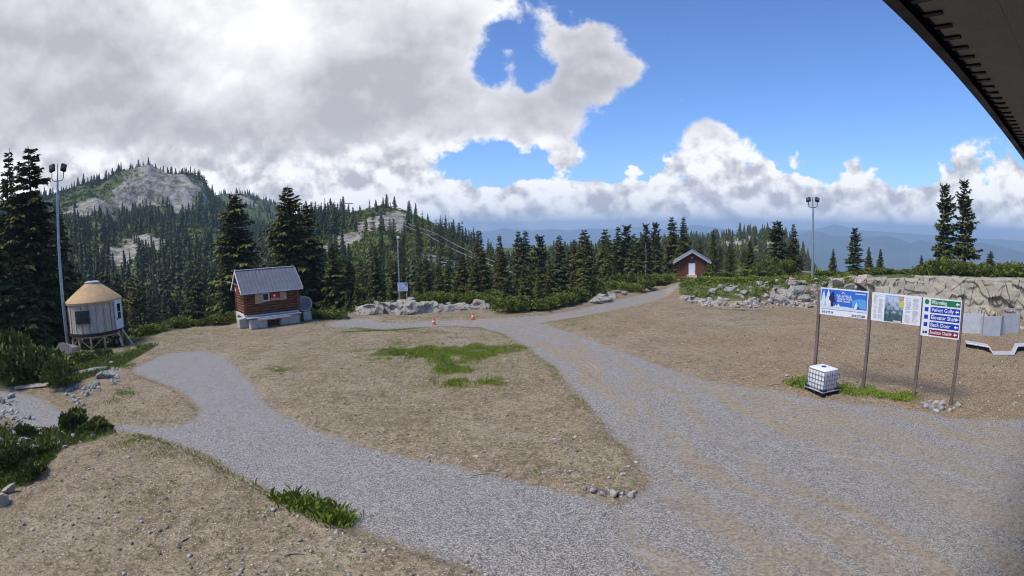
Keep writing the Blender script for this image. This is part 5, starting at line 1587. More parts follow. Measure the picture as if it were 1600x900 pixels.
for q, (bx, by, sx, sy, sz, lab) in enumerate([(-2.55, -1.2, 1.0, .9, .86, 'round edged concrete block under the left corner of the log cabin'), (-1.55, -2.35, 1.5, .75, .82, 'long concrete block under the front left of the cabin deck'),
                                              (1.35, -2.05, 1.75, .75, .84, 'long concrete block under the front right of the cabin deck'), (3.25, -1.15, .80, .80, .80, 'concrete block carrying the silver drum right of the cabin'),
                                              (-1.9, 1.3, 1.4, .75, .84, 'concrete block under the rear of the log cabin'), (1.9, 1.3, 1.4, .75, .84, 'concrete block under the rear right of the log cabin')]):
    w0 = cc + (CB_ROT @ Vector((bx, by, 0))); mb = MB(); mb.box((0, 0, sz / 2), (sx, sy, sz))
    o = mb.build('concrete_block', M_CONC, None, bevel=.06); o.location = (w0.x, w0.y, min(tz(w0.x, w0.y), .1) - .02 if q < 4 else 0.03 ); o.rotation_euler = (0, 0, CA)
    if q >= 4: o.scale = (1, 1, 1.15)
    tag(o, lab, 'concrete block', 'concrete blocks under the cabin')
# heap of red tarpaulin under the deck
w0 = cc + CB_ROT @ Vector((-.05, -1.75, 0)); o = link('tarpaulin', rock_me(501, 3, 5, .35, M_PINKT)); o.location = (w0.x, w0.y, tz(w0.x, w0.y)); o.scale = (.8, .35, .35); o.rotation_euler = (0, 0, CA)
tag(o, 'crumpled red tarpaulin lying under the cabin deck', 'tarpaulin')
# flag at the left gable
w0 = cc + CB_ROT @ Vector((-L_ / 2 - OVL - .12, -.75, 0))
fr = empty('flag', (w0.x, w0.y, 0), CA, 'red flag with white emblem hanging from the left gable of the log cabin', 'flag')
mb = MB(); mb.tube([(0, .9, 3.75), (-.55, 1.25, 3.95)], .025, 6); mb.tube([(0, .9, 3.75), (.25, .6, 3.6)], .025, 6); mb.build('staff', M_WHITEP, fr)
mb = MB(); nx_, nz_ = 9, 7; vs = []
for k in range(nx_):
    for j in range(nz_): vs.append((.03 * math.sin(k * 1.5 + j * .4), -.35 + .80 * k / (nx_ - 1), 3.62 - .62 * j / (nz_ - 1) - .10 * k / (nx_ - 1)))
mb.add(vs, [(k * nz_ + j, k * nz_ + j + 1, (k + 1) * nz_ + j + 1, (k + 1) * nz_ + j) for k in range(nx_ - 1) for j in range(nz_ - 1)])
fc = mb.build('cloth', M_RED, fr); sm = fc.modifiers.new('thick', 'SOLIDIFY'); sm.thickness = .012
mb = MB(); mb.box((-.055, .05, 3.28), (.012, .10, .30)); mb.box((-.0565, .05, 3.28), (.012, .30, .10)); mb.build('emblem', M_WHITE, fr)
# drum
w0 = cc + CB_ROT @ Vector((3.15, -1.0, 0)); zb = .80 + min(tz(w0.x, w0.y), .1)
ax = Vector((.62, -.78, 0)).normalized()
dm = empty('silver_drum', (w0.x, w0.y, zb), math.atan2(ax.y, ax.x), 'large silver blue drum with grille face right of the log cabin', 'drum')
RD = .64
mb = MB(); mb.tube([(-1.25, 0, RD + .03), (-1.1, 0, RD + .03), (.30, 0, RD + .03), (.46, 0, RD + .03)], [RD * .80, RD * .92, RD * .98, RD], 28); mb.build('barrel', M_SILV, dm, True)
lathe_r = [(.47 + .05 * math.cos(t), RD * (1.0) + .05 * math.sin(t)) for t in [2 * math.pi * k / 8 for k in range(9)]]
mb = MB(); mb.tube([(.48, (RD - .03) * math.cos(2 * math.pi * k / 28), RD + .03 + (RD - .03) * math.sin(2 * math.pi * k / 28)) for k in range(29)], .05, 8, False); mb.build('rim', M_FASC, dm, True)
M_GRIL = plain('drum_mesh', (.24, .26, .32), (.10, .11, .15), .6, .2, 12.0, .6)
mb = MB(); mb.tube([(.462, 0, RD + .03), (.475, 0, RD + .03)], RD - .06, 28); mb.build('face', M_GRIL, dm)
for k in range(6):
    a = math.pi * k / 6; mb = MB(); mb.bar((.50, -(RD - .05) * math.cos(a), RD + .03 - (RD - .05) * math.sin(a)), (.50, (RD - .05) * math.cos(a), RD + .03 + (RD - .05) * math.sin(a)), .022); mb.build('spoke', M_CAGE, dm)
for x in (-.7, .1):
    mb = MB(); mb.box((x, 0, .04), (.12, 1.0, .12)); mb.build('cradle', M_CAGE, dm)

# ---------------------------------------------------------------- red shed
p = gnd(1081.5, 439.5); zb = tz(p.x, p.y); SA = -math.atan2(p.x, p.y)
sh = empty('red_shed', (p.x, p.y, zb), SA, 'small red brown shed with white door and grey gable roof', 'shed')
zo = -zb; SW, SD, SE, SR = 4.1, 4.4, 2.93 + zo, 4.12 + zo
mb = MB(); h2 = SW / 2
mb.add([(-h2, 0, -.4), (h2, 0, -.4), (h2, 0, SE), (0, 0, SR - .12), (-h2, 0, SE), (-h2, SD, -.4), (h2, SD, -.4), (h2, SD, SE), (0, SD, SR - .12), (-h2, SD, SE)],
       [(0, 1, 2, 3, 4), (9, 8, 7, 6, 5), (0, 5, 6, 1), (1, 6, 7, 2), (2, 7, 8, 3), (3, 8, 9, 4), (4, 9, 5, 0)])
wl = mb.build('wall', M_REDW, sh)
for k in range(21):
    x = -h2 + .1 + (SW - .2) * k / 20; zt = SR - .2 - (SR - SE) * abs(x) / h2
    mb = MB(); mb.box((x, -.014, (zt - .2) / 2), (.165, .03, zt + .2)); mb.build('board', M_REDW, wl)
rs_o = empty('roof', (0, 0, 0)); rs_o.parent = sh
sl_ = (SR - SE) / h2; yo = 2.62
for s in (-1, 1):
    n = Vector((s * sl_, 0, 1)).normalized() * .10; a, b_, c_, d_ = Vector((0, -.55, SR)), Vector((0, SD + .4, SR)), Vector((s * yo, SD + .4, SR - sl_ * yo)), Vector((s * yo, -.55, SR - sl_ * yo))
    mb = MB(); mb.add([a, b_, c_, d_, a + n, b_ + n, c_ + n, d_ + n], [(0, 1, 2, 3), (7, 6, 5, 4), (0, 4, 5, 1), (1, 5, 6, 2), (2, 6, 7, 3), (3, 7, 4, 0)]); mb.build('roof_sheet', M_ROOFM, rs_o)
    mb = MB(); mb.bar(Vector((0, -.58, SR - .06)), Vector((s * yo, -.58, SR - sl_ * yo - .06)), .05, .24); mb.build('barge_board', M_FASC, rs_o)
dr = empty('door', (0, 0, 0)); dr.parent = sh
mb = MB(); mb.box((-.05, -.06, 1.48 + zo), (.92, .07, 1.96)); mb.build('door_leaf', M_WHITE, dr, bevel=.01)
mb = MB(); mb.box((.30, -.11, 1.40 + zo), (.10, .05, .06)); mb.build('handle', M_DARKM, dr)
mb = MB(); mb.box((-.56, -.05, 1.5 + zo), (.09, .09, 2.05)); mb.box((.46, -.05, 1.5 + zo), (.09, .09, 2.05)); mb.box((-.05, -.05, 2.52 + zo), (1.11, .0885, .09)); mb.build('door_frame', M_REDW, dr)
for k in range(3):
    mb = MB(); mb.box((-.05, -.45 - .22 * (2 - k) , .085 + .165 * k), (1.45, .95 - .26 * k + .3, .16)); mb.build('step', M_STONEST, sh, bevel=.01)
mb = MB(); mb.box((-.02, -.10, 3.25 + zo), (.22, .16, .2)); mb.build('lamp', M_WHITEP, sh, bevel=.03)
# grey cabinet beside the shed
q = p + Matrix.Rotation(SA, 3, 'Z') @ Vector((1.72, -.75, 0)); r = empty('utility_cabinet', (q.x, q.y, tz(q.x, q.y)), SA, 'small grey utility cabinet at the right corner of the red shed', 'cabinet')
mb = MB(); mb.box((0, 0, .30), (.66, .5, .6)); mb.build('case', M_GALV, r, bevel=.02)
mb = MB(); mb.box((0, -.26, .31), (.56, .03, .48)); mb.build('door', M_FASC, r)
mb = MB(); mb.tube([(0, 0, .6), (0, 0, .85)], .05, 8); mb.build('vent', M_GALV, r)

# white wrapped bundle on the bank
a = az_of(1152, 446); rad = 64.5; q = Vector((rad * math.sin(a), rad * math.cos(a), 0)); q.z = tz(q.x, q.y)
r = empty('white_bundle', q, -a, 'white boxy wrapped bundle on the green bank right of the red shed', 'bundle')
zc = H + rad * el_of(1152, 448) - q.z
bm = bmesh.new(); bmesh.ops.create_cube(bm, size=1.0); bmesh.ops.subdivide_edges(bm, edges=bm.edges, cuts=6, use_grid_fill=True)
rsn = np.random.RandomState(8)
for v in bm.verts:
    d = v.co.copy(); l = max(abs(d.x), abs(d.y), abs(d.z)); v.co = d * (1 - .10 * (d.length / .866) ** 4) ; v.co += Vector(rsn.normal(0, .014, 3)); v.co.x *= 1.62; v.co.y *= 1.0; v.co.z *= 1.0
me = bpy.data.meshes.new('wrap'); bm.to_mesh(me); bm.free(); link('wrap', me, plain('white_wrap', (.72, .72, .69), (.50, .49, .46), .55, 0, 3.0, .5), r, (0, 0, zc + .42))
for x in (-.42, .05, .46):
    mb = MB(); mb.box((x, 0, zc + .42), (.05, 1.02, 1.01)); mb.build('strap', M_CAGE, r)
mb = MB(); mb.box((0, 0, zc - .12), (1.5, .95, .12)); mb.build('pallet', M_STONEST, r)

# ---------------------------------------------------------------- traffic cones
for u, v, lab in [(678, 507.5, 'orange traffic cone on the near edge of the road'), (739, 499.5, 'orange traffic cone standing on the far side of the road')]:
    p = gnd(u, v); r = empty('traffic_cone', (p.x, p.y, tz(p.x, p.y) + .01), .4, lab, 'traffic cone', 'traffic cones by the road')
    mb = MB(); mb.tube([(0, 0, .04), (0, 0, .22)], [.15, .108], 14, False); mb.tube([(0, 0, .32), (0, 0, .56)], [.085, .035], 14); mb.build('cone', M_ORANGE, r, True)
    mb = MB(); mb.tube([(0, 0, .215), (0, 0, .325)], [.110, .085], 14, False); mb.build('reflective_band', M_WHITE, r, True)
    mb = MB(); mb.box((0, 0, .02), (.40, .40, .045)); mb.build('base', M_ORANGE, r, bevel=.01)

# ---------------------------------------------------------------- white tank in a cage
p = gnd(1282, 624); va = math.atan2(p.x, p.y)
q = Vector((p.x + math.sin(va) * .80, p.y + math.cos(va) * .80, 0)); ZT = tz(q.x, q.y)
tk = empty('caged_tank', (q.x, q.y, ZT), -va + math.radians(46), 'white plastic tank in a wire cage on a dark pallet below the sign', 'tank')
TX, TY, T0, T1 = 1.0, 1.2, .20, 1.14
bm = bmesh.new(); bmesh.ops.create_cube(bm, size=1.0)
for v in bm.verts: v.co = Vector((v.co.x * TX * .95, v.co.y * TY * .95, T0 + (v.co.z + .5) * (T1 - T0)))
bmesh.ops.bevel(bm, geom=bm.edges[:], offset=.09, segments=4, affect='EDGES', profile=.5)
me = bpy.data.meshes.new('bottle'); bm.to_mesh(me); bm.free(); me.polygons.foreach_set('use_smooth', np.ones(len(me.polygons), dtype=bool)); bt = link('bottle', me, M_HDPE, tk)
mb = MB(); mb.tube([(0, 0, T1 - .03), (0, 0, T1 + .04)], .115, 18); mb.build('cap', M_BLUEP, bt, True)
mb = MB(); mb.tube([(0, 0, T1 - .005), (0, 0, T1 + .012)], .20, 20); mb.build('collar', M_HDPE, bt, True)
cg_ = empty('cage', (0, 0, 0)); cg_.parent = tk
for zz in (.22, .45, .66, .87, 1.08):
    mb = MB(); mb.tube([(-TX / 2, -TY / 2, zz), (TX / 2, -TY / 2, zz), (TX / 2, TY / 2, zz), (-TX / 2, TY / 2, zz), (-TX / 2, -TY / 2, zz)], .011, 5, False); mb.build('hoop', M_CAGE, cg_)
for k in range(7):
    for s in (-1, 1):
        x = -TX / 2 + TX * k / 6; mb = MB(); mb.tube([(x, s * (TY / 2 + .012), .18), (x, s * (TY / 2 + .012), 1.10)], .011, 5); mb.build('bar', M_CAGE, cg_)
        y = -TY / 2 + TY * k / 6; mb = MB(); mb.tube([(s * (TX / 2 + .012), y, .18), (s * (TX / 2 + .012), y, 1.10)], .011, 5); mb.build('bar', M_CAGE, cg_)
mb = MB(); mb.box((0, 0, .155), (TX + .10, TY + .10, .035)); pl = mb.build('pallet', M_FASC, tk)
for x in (-1, 0, 1):
    for y in (-1, 0, 1):
        mb = MB(); mb.box((x * .45, y * .54, .09), (.17, .17, .12)); mb.build('pallet_foot', M_BLKPL, pl)
for x in (-1, 0, 1):
    mb = MB(); mb.box((x * .45, 0, .018), (.16, TY + .08, .036)); mb.build('pallet_skid', M_BLKPL, pl)
for sx in (-1, 1):
    for sy in (-1, 1):
        mb = MB(); mb.box((sx * (TX / 2 - .09), sy * (TY / 2 - .0), .215), (.24, .07, .10)); mb.box((sx * (TX / 2 - .0), sy * (TY / 2 - .09), .2155), (.07, .24, .10)); mb.build('corner_guard', M_BLUEP, tk)

# ---------------------------------------------------------------- trail sign
SR_ = math.atan2(-.8216, .57)
sg = empty('trail_sign', (16.25, 20.65, 0), SR_, 'large trail sign of three printed boards on four weathered posts', 'sign')
for s, hh in ((-2.82, 4.55), (-.10, 4.70), (2.52, 4.66), (4.40, 4.66)):
    w0 = Vector((16.25, 20.65, 0)) + Vector((.57, -.8216, 0)) * s; zb = tz(w0.x, w0.y)
    mb = MB(); mb.box((s, .10, (hh + zb - .3) / 2), (.16, .15, hh - zb + .3)); mb.build('post', M_POST, sg, bevel=.012)


def text(body, size, mat, parent, x, z, y=-.012, align='LEFT', sx=1.0, name='lettering', bold=0.0, thick=.002):
    cu = bpy.data.curves.new('t', 'FONT'); cu.body = body; cu.size = size; cu.align_x = align; cu.align_y = 'CENTER'; cu.extrude = thick; cu.offset = bold
    to = bpy.data.objects.new('t', cu); C.objects.link(to)
    dg = bpy.context.evaluated_depsgraph_get(); me = bpy.data.meshes.new_from_object(to.evaluated_get(dg)); me.name = name
    bpy.data.objects.remove(to); bpy.data.curves.remove(cu)
    me.materials.clear()
    o = link(name, me, mat, parent, (x, y, z), (math.radians(90), 0, 0)); o.scale = (sx, 1, 1)
    return o


def panel(name, x0, x1, z0, z1, y, mat, parent, t=.006, bevel=0):
    mb = MB(); mb.box(((x0 + x1) / 2, y, (z0 + z1) / 2), (x1 - x0, t, z1 - z0)); return mb.build(name, mat, parent, bevel=bevel)


def flatshape(name, pts, y, mat, parent, t=.004):
    mb = MB(); n = len(pts); mb.add([(a, y, b_) for a, b_ in pts] + [(a, y - t, b_) for a, b_ in pts], [tuple(range(n)), tuple(range(n, 2 * n))[::-1]] + [(k, (k + 1) % n, n + (k + 1) % n, n + k) for k in range(n)])
    return mb.build(name, mat, parent)


def ink(name, c, rough=.5): return plain(name, c, tuple(q * .86 for q in c), rough, 0, 3.0, 0)


I_BLUE, I_SKY2, I_WHITE, I_NAVY = ink('print_blue', (.035, .16, .58)), ink('print_light_blue', (.11, .36, .74)), ink('print_white', (.78, .80, .83)), ink('print_navy', (.03, .02, .11))
I_SNOW, I_PURP = ink('print_snow', (.62, .72, .80)), ink('print_purple', (.09, .05, .24))
# board 1: winter poster
b1 = panel('poster_board', -2.71, -.19, 3.41, 4.69, 0, I_WHITE, sg, .03)
panel('poster_sky', -2.66, -.24, 3.78, 4.63, -.018, I_BLUE, b1)
flatshape('sky_glow', [(-1.0, 3.85), (-.26, 3.85), (-.26, 4.25), (-.6, 4.32), (-1.0, 4.2)], -.0225, I_SKY2, b1)
flatshape('snow_ground', [(-2.66, 3.70), (-.24, 3.70), (-.24, 3.79), (-.8, 3.83), (-1.3, 3.88), (-1.9, 3.86), (-2.66, 3.98)], -.0275, I_SNOW, b1)
for x, z, hh, wd in ((-2.52, 3.86, .74, .17), (-2.27, 3.84, .80, .22), (-.78, 3.82, .34, .12), (-1.72, 3.82, .18, .12), (-1.86, 3.82, .12, .1)):
    flatshape('snowy_tree', [(x - wd, z), (x + wd, z), (x + wd * .55, z + hh * .4), (x + wd * .6, z + hh * .42), (x + wd * .2, z + hh * .8), (x, z + hh), (x - wd * .3, z + hh * .75), (x - wd * .62, z + hh * .38)], -.0335, I_WHITE if wd != .17 else I_SNOW, b1)
flatshape('tree_shadow', [(-.76, 3.82), (-.58, 3.82), (-.70, 4.0)], -.039, ink('print_dark_green', (.03, .10, .12)), b1)
sk = [(-2.13, 3.84), (-2.00, 3.84), (-1.98, 3.90), (-2.03, 3.95), (-1.98, 4.06), (-1.97, 4.12), (-1.93, 4.06), (-1.88, 4.02), (-1.86, 4.05), (-1.93, 4.18), (-1.99, 4.38), (-1.97, 4.44), (-1.99, 4.52), (-2.07, 4.53), (-2.11, 4.46), (-2.16, 4.40), (-2.24, 4.26), (-2.22, 4.14), (-2.13, 4.06), (-2.14, 3.95)]
flatshape('hiker_silhouette', sk, -.040, I_NAVY, b1)
flatshape('peak_emblem', [(-1.62, 4.45), (-1.50, 4.57), (-1.44, 4.52), (-1.36, 4.46), (-1.42, 4.47), (-1.50, 4.53), (-1.56, 4.47)], -.024, I_WHITE, b1)
text('FULL & VALUE', .155, I_WHITE, b1, -1.45, 4.36, -.024, 'CENTER', .80, bold=.003)
text('SEASON PASSES', .135, I_WHITE, b1, -1.40, 4.235, -.024, 'CENTER', .84, bold=.002)
text('NOW ON SALE', .125, I_WHITE, b1, -1.45, 4.115, -.024, 'CENTER', .80, bold=.002)
panel('light_caption', -.86, -.32, 4.50, 4.545, -.024, I_SNOW, b1)
text('SAVE UP TO 60%', .135, I_PURP, b1, -2.60, 3.54, -.020, 'LEFT', .62, bold=.004)
text('ENDS OCTOBER', .135, I_PURP, b1, -.30, 3.50, -.020, 'RIGHT', .70, bold=.004)
# board 2: map
b2 = panel('map_board', .0, 2.46, 3.40, 4.68, 0, I_WHITE, sg, .03)
mm, t_, bb_ = new_mat('printed_map')
tcn = t_.nodes.new('ShaderNodeTexCoord'); P_ = tcn.outputs['Object']; spx = t_.nodes.new('ShaderNodeSeparateXYZ'); t_.links.new(P_, spx.inputs[0]); zf = NX(t_, spx.outputs[2])
nn = nx_noise(t_, P_, 4.5, 5.0, .65)
cm = nx_mix(t_, (nn + zf.lin(3.4, 4.7, -.32, .22)).ss(.30, .66), (.035, .085, .085), (.46, .56, .66))
cm = nx_mix(t_, nx_noise(t_, P_, 7.0, 3.0, .6).ss(.53, .64) * .8, cm, (.08, .12, .30))
cm = nx_mix(t_, zf.ss(4.46, 4.62) * .7, cm, (.16, .40, .74))
setin(t_, bb_.inputs['Base Color'], cm); bb_.inputs['Roughness'].default_value = .5
panel('map_print', .66, 1.58, 3.44, 4.61, -.018, mm, b2)
panel('legend_patch', 1.40, 1.60, 4.12, 4.36, -.026, ink('print_yellow', (.62, .55, .06)), b2); panel('legend_patch', 1.36, 1.60, 4.42, 4.60, -.026, ink('print_orange', (.55, .30, .18)), b2)
panel('legend_patch', 1.12, 1.52, 3.42, 3.51, -.026, ink('print_cream', (.62, .60, .48)), b2)
I_GREY, I_GREEN, I_LIL = ink('print_grey', (.46, .48, .52)), ink('print_pale_green', (.42, .60, .45)), ink('print_lilac', (.56, .50, .60))
_q = random.Random(3)
for col, (x0, x1) in enumerate(((.10, .30), (.34, .60), (1.68, 1.98), (2.04, 2.36))):
    zz = 4.54
    while zz > 3.50:
        if _q.random() < .86:
            panel('text_line', x0 + _q.uniform(0, .03), x1 - _q.uniform(0, .09), zz - .011, zz + .011, -.0185, _q.choice((I_GREY, I_GREY, I_LIL)) if col != 0 else _q.choice((I_GREY, I_GREEN)), b2, .004)
        zz -= .047
# board 3: run names
b3 = panel('run_board', 2.53, 4.39, 3.00, 4.67, 0, I_WHITE, sg, .03)
I_GRN, I_RBLUE, I_MAR = ink('print_green', (.012, .20, .065)), ink('print_royal_blue', (.014, .045, .40)), ink('print_maroon', (.23, .012, .03))
names = [('Manning', I_GRN), ('Velvet Gully', I_RBLUE), ('Elevator Shaft', I_RBLUE), ('Back Door', I_RBLUE), ('Brockton Chairlift', I_MAR)]
for k, (nm, c) in enumerate(names):
    zc = 4.49 - .325 * k
    st = panel('name_strip', 2.92, 4.34, zc - .125, zc + .125, -.019, c, b3)
    text(nm, .235 if k < 4 else .20, I_WHITE, st, 2.97, zc, -.024, 'LEFT', .92 if k < 4 else .72, bold=.003)
    ax_ = 4.20
    flatshape('arrow', [(ax_ - .09, zc), (ax_ + .0, zc + .085), (ax_ + .0, zc + .028), (ax_ + .09, zc + .028), (ax_ + .09, zc - .028), (ax_ + .0, zc - .028), (ax_ + .0, zc - .085)], -.0225, I_WHITE, st)
    if k == 0:
        flatshape('run_symbol', [(2.73 + .11 * math.cos(2 * math.pi * q / 24), zc + .11 * math.sin(2 * math.pi * q / 24)) for q in range(24)], -.016, I_GRN, b3)
    elif k < 4:
        panel('run_symbol', 2.64, 2.82, zc - .09, zc + .09, -.018, I_RBLUE, b3)
    else:
        panel('run_symbol', 2.62, 2.72, zc - .07, zc + .02, -.018, I_NAVY, b3); panel('run_symbol', 2.74, 2.84, zc - .07, zc + .02, -.018, I_NAVY, b3)
        panel('run_symbol', 2.64, 2.82, zc + .05, zc + .075, -.018, I_GREEN, b3)

# ---------------------------------------------------------------- sheet panels and folded metal at the right
def gp(u, v): return gnd(u, v)
rt_ = empty('panel_screen', gp(1545, 526), 0, 'screen of grey white sheet panels standing in front of the rock wall', 'screen')
base = [gp(1496, 522), gp(1530, 524.5), gp(1534, 527.5), gp(1562, 527), gp(1565, 524), gp(1591, 522)]
tops = [489, 490, 494, 494, 491, 489]
for k in range(5):
    a, b_ = base[k] - rt_.location, base[k + 1] - rt_.location
    za = H + math.hypot(base[k].x, base[k].y) * el_of((1496, 1530, 1534, 1562, 1565, 1591)[k], tops[k]); zb_ = H + math.hypot(base[k + 1].x, base[k + 1].y) * el_of((1496, 1530, 1534, 1562, 1565, 1591)[k + 1], tops[k + 1])
    n = Vector((a.y - b_.y, b_.x - a.x, 0)).normalized() * .03
    mb = MB(); vs = [a, b_, b_ + Vector((0, 0, zb_)), a + Vector((0, 0, za))]
    mb.add([q - n for q in vs] + [q + n for q in vs], [(0, 1, 2, 3), (7, 6, 5, 4), (0, 4, 5, 1), (1, 5, 6, 2), (2, 6, 7, 3), (3, 7, 4, 0)]); mb.build('panel', M_GREYPAN, rt_)
for k in range(6):
    a = base[k] - rt_.location; mb = MB(); mb.box(a + Vector((0, 0, .95)), (.07, .07, 1.95)); mb.build('post', M_GALV, rt_)
for k in (0, 4):
    a, b_ = base[k] - rt_.location, base[k + 1] - rt_.location; mb = MB(); mb.bar(a + Vector((0, 0, 1.98)), b_ + Vector((0, 0, 1.98)), .08, .10); mb.build('top_rail', M_FASC, rt_)

prof = [(1509, 545, .32), (1545, 552, .34), (1552, 556, .04), (1584, 556, .04), (1589, 551, .36), (1640, 548, .40)]
mt = empty('folded_sheet', gp(1560, 556), 0, 'grey sheet with a pale folded trapezoid edge lying on the soil at the right edge', 'metal sheet')
PP = []
for u, v, z in prof:
    q = gp(u, v) - mt.location; PP.append(Vector((q.x, q.y, z + .05)))
M_PALEM = plain('pale_metal_edge', (.62, .64, .66), (.48, .50, .52), .5, .2)
bk = Vector((.55, .62, 0)).normalized() * 1.1
mb = MB(); n = len(PP); vs = PP + [q + bk for q in PP]
mb.add(vs, [(k, k + 1, n + k + 1, n + k) for k in range(n - 1)]); o = mb.build('sheet', M_FASC, mt); sm = o.modifiers.new('thick', 'SOLIDIFY'); sm.thickness = .02
mb = MB(); mb.tube(PP, .05, 6); mb.build('folded_edge', M_PALEM, mt)
for k in (0, 4):  # black slabs stand in for the shade beneath the raised flanges
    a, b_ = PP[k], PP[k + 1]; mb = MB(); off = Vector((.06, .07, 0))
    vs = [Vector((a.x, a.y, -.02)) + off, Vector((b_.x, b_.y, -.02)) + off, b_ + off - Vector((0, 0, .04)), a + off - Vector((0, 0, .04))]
    mb.add(vs + [q + off for q in vs], [(0, 1, 2, 3), (7, 6, 5, 4), (0, 4, 5, 1), (1, 5, 6, 2), (2, 6, 7, 3), (3, 7, 4, 0)]); mb.build('flange_shade', M_BLKPL, mt)

# ---------------------------------------------------------------- ski lift tower and cables on the middle hill
def at_r(u, v, rad):
    d = ray(u, v); hh = math.hypot(d.x, d.y); return Vector((d.x / hh * rad, d.y / hh * rad, H + d.z / hh * rad))
tp = at_r(673, 366, 190); bs_ = tz(tp.x, tp.y)
lt = empty('lift_tower', (tp.x, tp.y, bs_), .2, 'dark ski lift tower with crossarm on the slope of the middle hill', 'lift tower')
mb = MB(); mb.tube([(0, 0, -.5), (0, 0, tp.z - bs_)], [.32, .24], 8); mb.build('mast', M_WOODP, lt)
mb = MB(); mb.bar((-1.8, 0, tp.z - bs_), (1.8, 0, tp.z - bs_), .28, .28); mb.build('crossarm', M_FASC, lt)
for s in (-1, 1):
    mb = MB(); mb.bar((s * 1.8, -1.0, tp.z - bs_ + .15), (s * 1.8, 1.0, tp.z - bs_ - .1), .16, .22); mb.build('sheave_train', M_DARKM, lt)
for s, lab in ((-1, 'upper lift cable running down from the tower on the middle hill'), (1, 'lower lift cable running down from the tower on the middle hill')):
    a = tp + Vector((s * 1.8, 0, .2)); e0 = at_r(575, 322, 262) + Vector((s * 1.5, 0, 0)); e1 = at_r(818, 428, 120) + Vector((s * 1.4, 0, 0))
    pts = [e0.lerp(a, t) + Vector((0, 0, -3 * t * (1 - t))) for t in np.linspace(0, 1, 8)] + [a.lerp(e1, t) + Vector((0, 0, -4 * t * (1 - t))) for t in np.linspace(0.1, 1, 10)]
    mb = MB(); mb.tube(pts, .045, 5); tag(mb.build('lift_cable', M_FASC, None), lab, 'cable')
tp2 = at_r(545, 318, 255); b2z = tz(tp2.x, tp2.y); lt2 = empty('lift_tower', (tp2.x, tp2.y, b2z), .2, 'small ski lift tower on the crest left of the middle hill summit', 'lift tower')
mb = MB(); mb.tube([(0, 0, -.5), (0, 0, tp2.z - b2z)], [.3, .22], 8); mb.build('mast', M_WOODP, lt2)
mb = MB(); mb.bar((-2.0, 0, tp2.z - b2z), (2.0, 0, tp2.z - b2z), .28, .3); mb.build('crossarm', M_WOODP, lt2)

# ---------------------------------------------------------------- the lodge whose eave hangs over the camera
M_SOFF = plain('dark_soffit', (.29, .29, .29), (.27, .27, .27), .9, 0, 9.0, .3)
M_EAVE = plain('dark_eave_metal', (.020, .018, .026), (.012, .011, .016), .6, .2)
M_LWALL = plain('dark_lodge_siding', (.020, .020, .030), (.012, .012, .020), .8)
HE = .9; ED = Vector((.8606, .5093, 0)); EN = Vector((.5093, -.8606, 0)); EA = Vector((1.628 * HE, 1.827 * HE, 0))
eo = EA.dot(EN); LZ = H + HE
lg = empty('lodge', (0, 0, 0), math.atan2(ED.y, ED.x), 'dark roof eave of the lodge overhanging the upper right corner', 'building')
# local x runs along the eave, local -y points outwards
yo_ = -eo                                              # outward distance of the eave from the camera line
rf = empty('roof', (0, 0, 0)); rf.parent = lg
for k in range(14):
    y0 = yo_ - .10 - .34 * k; mb = MB(); mb.box((5.0, y0 - .17, LZ + .03 + .001 * (k % 2)), (30, .339, .05)); mb.build('soffit_plank', M_SOFF, rf)
mb = MB(); mb.box((5.0, yo_ - .03, LZ + .02), (30, .06, .09)); mb.build('drip_edge', M_EAVE, rf)
for k in range(120):
    mb = MB(); mb.box((-6 + .17 * k, yo_ - .13, LZ + .0), (.035, .09, .012)); mb.build('corrugation', M_EAVE, rf)
mb = MB(); mb.add([(-10, yo_ - .01, LZ + .066), (20, yo_ - .01, LZ + .066), (20, yo_ - 5, LZ + 1.5), (-10, yo_ - 5, LZ + 1.5), (-10, yo_ - .01, LZ + .16), (20, yo_ - .01, LZ + .16), (20, yo_ - 5, LZ + 1.6), (-10, yo_ - 5, LZ + 1.6)], [(0, 1, 2, 3), (7, 6, 5, 4), (0, 4, 5, 1), (1, 5, 6, 2), (2, 6, 7, 3), (3, 7, 4, 0)]); mb.build('roof_sheet', M_ROOFM, rf)
mb = MB(); mb.box((5.0, -2.35, LZ / 2 - .02), (30, .3, LZ)); mb.build('wall', M_LWALL, lg)


# ---------------------------------------------------------------- far mountains and the air in front of them
M_MTN, t_, bb_ = new_mat('far_forested_mountain')
gm = t_.nodes.new('ShaderNodeNewGeometry'); P_ = gm.outputs['Position']
nn = nx_noise(t_, P_, .0022, 7.0, .6)
setin(t_, bb_.inputs['Base Color'], nx_mix(t_, nn.ss(.4, .65), (.030, .045, .030), (.075, .085, .065))); bb_.inputs['Roughness'].default_value = .95


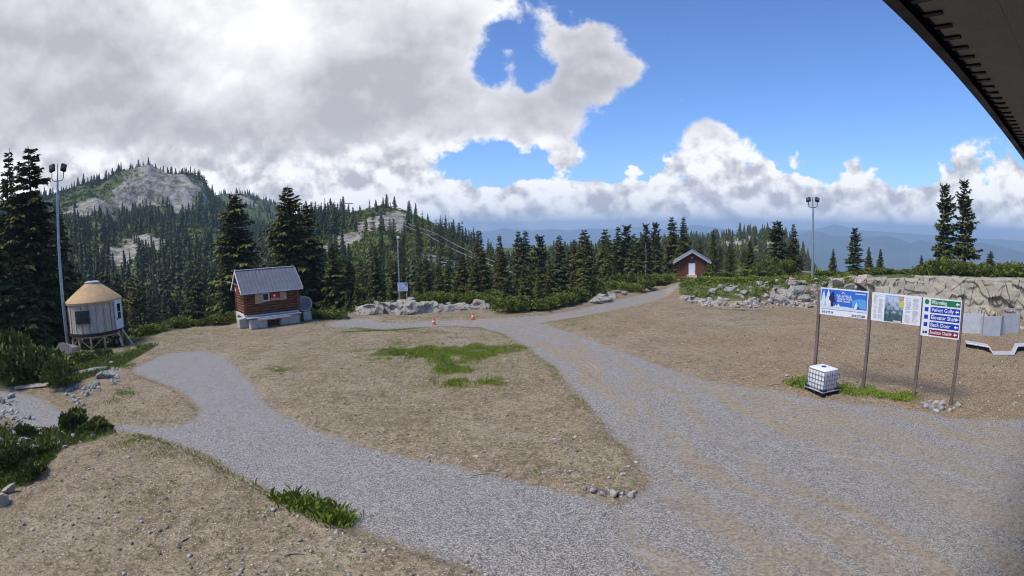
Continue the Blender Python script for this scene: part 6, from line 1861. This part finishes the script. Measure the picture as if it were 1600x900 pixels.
def far_range(name, rows, rad, depth, label, seed, amp):
    q = sorted((az_of(u, v), H + rad * el_of(u, v)) for u, v in rows)
    A, Z = np.array([a[0] for a in q]), np.array([a[1] for a in q])
    aa = np.linspace(A[0], A[-1], int((A[-1] - A[0]) / math.radians(.12))); rr3 = np.linspace(rad - depth, rad + depth * .6, 40)
    AA, R3 = np.meshgrid(aa, rr3); X, Y = R3 * np.sin(AA), R3 * np.cos(AA)
    zr = np.interp(AA, A, Z) + amp * .25 * fbm(X, Y, 8 / rad, 4, seed)
    t = np.where(R3 < rad, np.clip((R3 - (rad - depth)) / depth, 0, 1) ** .8, np.clip(1 - (R3 - rad) / (depth * .6), 0, 1))
    zz = -712 + (zr + 712) * t + amp * fbm(X, Y, 5 / rad * 3, 5, seed + 3) * (1 - np.abs(2 * t - 1)) 
    i = np.arange(X.size).reshape(X.shape); f = np.stack([i[:-1, :-1], i[:-1, 1:], i[1:, 1:], i[1:, :-1]], -1).reshape(-1, 4)[:, ::-1]
    o = link(name, np_mesh(name, np.stack([X, Y, zz], -1).reshape(-1, 3), f, M_MTN, True)); o['kind'] = 'structure'; o['label'] = label
    return o


far_range('mountain_range', [(1190, 420), (1230, 384), (1249, 365), (1265, 360), (1283, 361), (1300, 366), (1330, 368), (1361, 368), (1388, 365), (1405, 370), (1422, 378), (1437, 372), (1452, 375), (1466, 378), (1500, 377), (1530, 379), (1569, 386), (1600, 393), (1680, 404), (1760, 430)], 5200, 1900, 'blue forested ridge on the right horizon', 3, 60)
far_range('mountain_range', [(560, 385), (640, 372), (700, 362), (727, 359), (755, 361), (773, 359), (788, 355), (802, 357), (830, 359), (860, 357), (889, 360), (918, 356), (960, 357), (1000, 353), (1040, 357), (1085, 350), (1110, 354), (1140, 358), (1175, 361), (1195, 355), (1230, 361), (1270, 358), (1288, 354), (1303, 349), (1316, 352), (1340, 358), (1400, 362), (1480, 368), (1560, 372), (1640, 378), (1760, 392)], 8600, 2200, 'pale blue mountain range in the far distance', 5, 70)
far_range('mountain_range', [(600, 400), (700, 384), (780, 378), (840, 382), (900, 376), (980, 381), (1060, 378), (1140, 384), (1230, 380)], 6200, 1800, 'lower hazy blue foothills seen between the central trees', 9, 50)

mb = MB(); mb.box((0, 0, -345), (25000, 25000, 960))
hz = mb.build('haze', None); hz['kind'] = 'stuff'; hz['label'] = 'thin blue haze in the air'; hz['category'] = 'haze'
mh = bpy.data.materials.new('mountain_air'); mh.use_nodes = True; th_ = mh.node_tree; th_.nodes.clear()
ho = th_.nodes.new('ShaderNodeOutputMaterial'); pv = th_.nodes.new('ShaderNodeVolumePrincipled')
pv.inputs['Color'].default_value = (.54, .76, 1.0, 1); pv.inputs['Density'].default_value = 2.2e-4; pv.inputs['Anisotropy'].default_value = 0.0
th_.links.new(pv.outputs[0], ho.inputs['Volume']); hz.data.materials.append(mh)
try: mh.cycles.homogeneous_volume = True
except Exception: pass
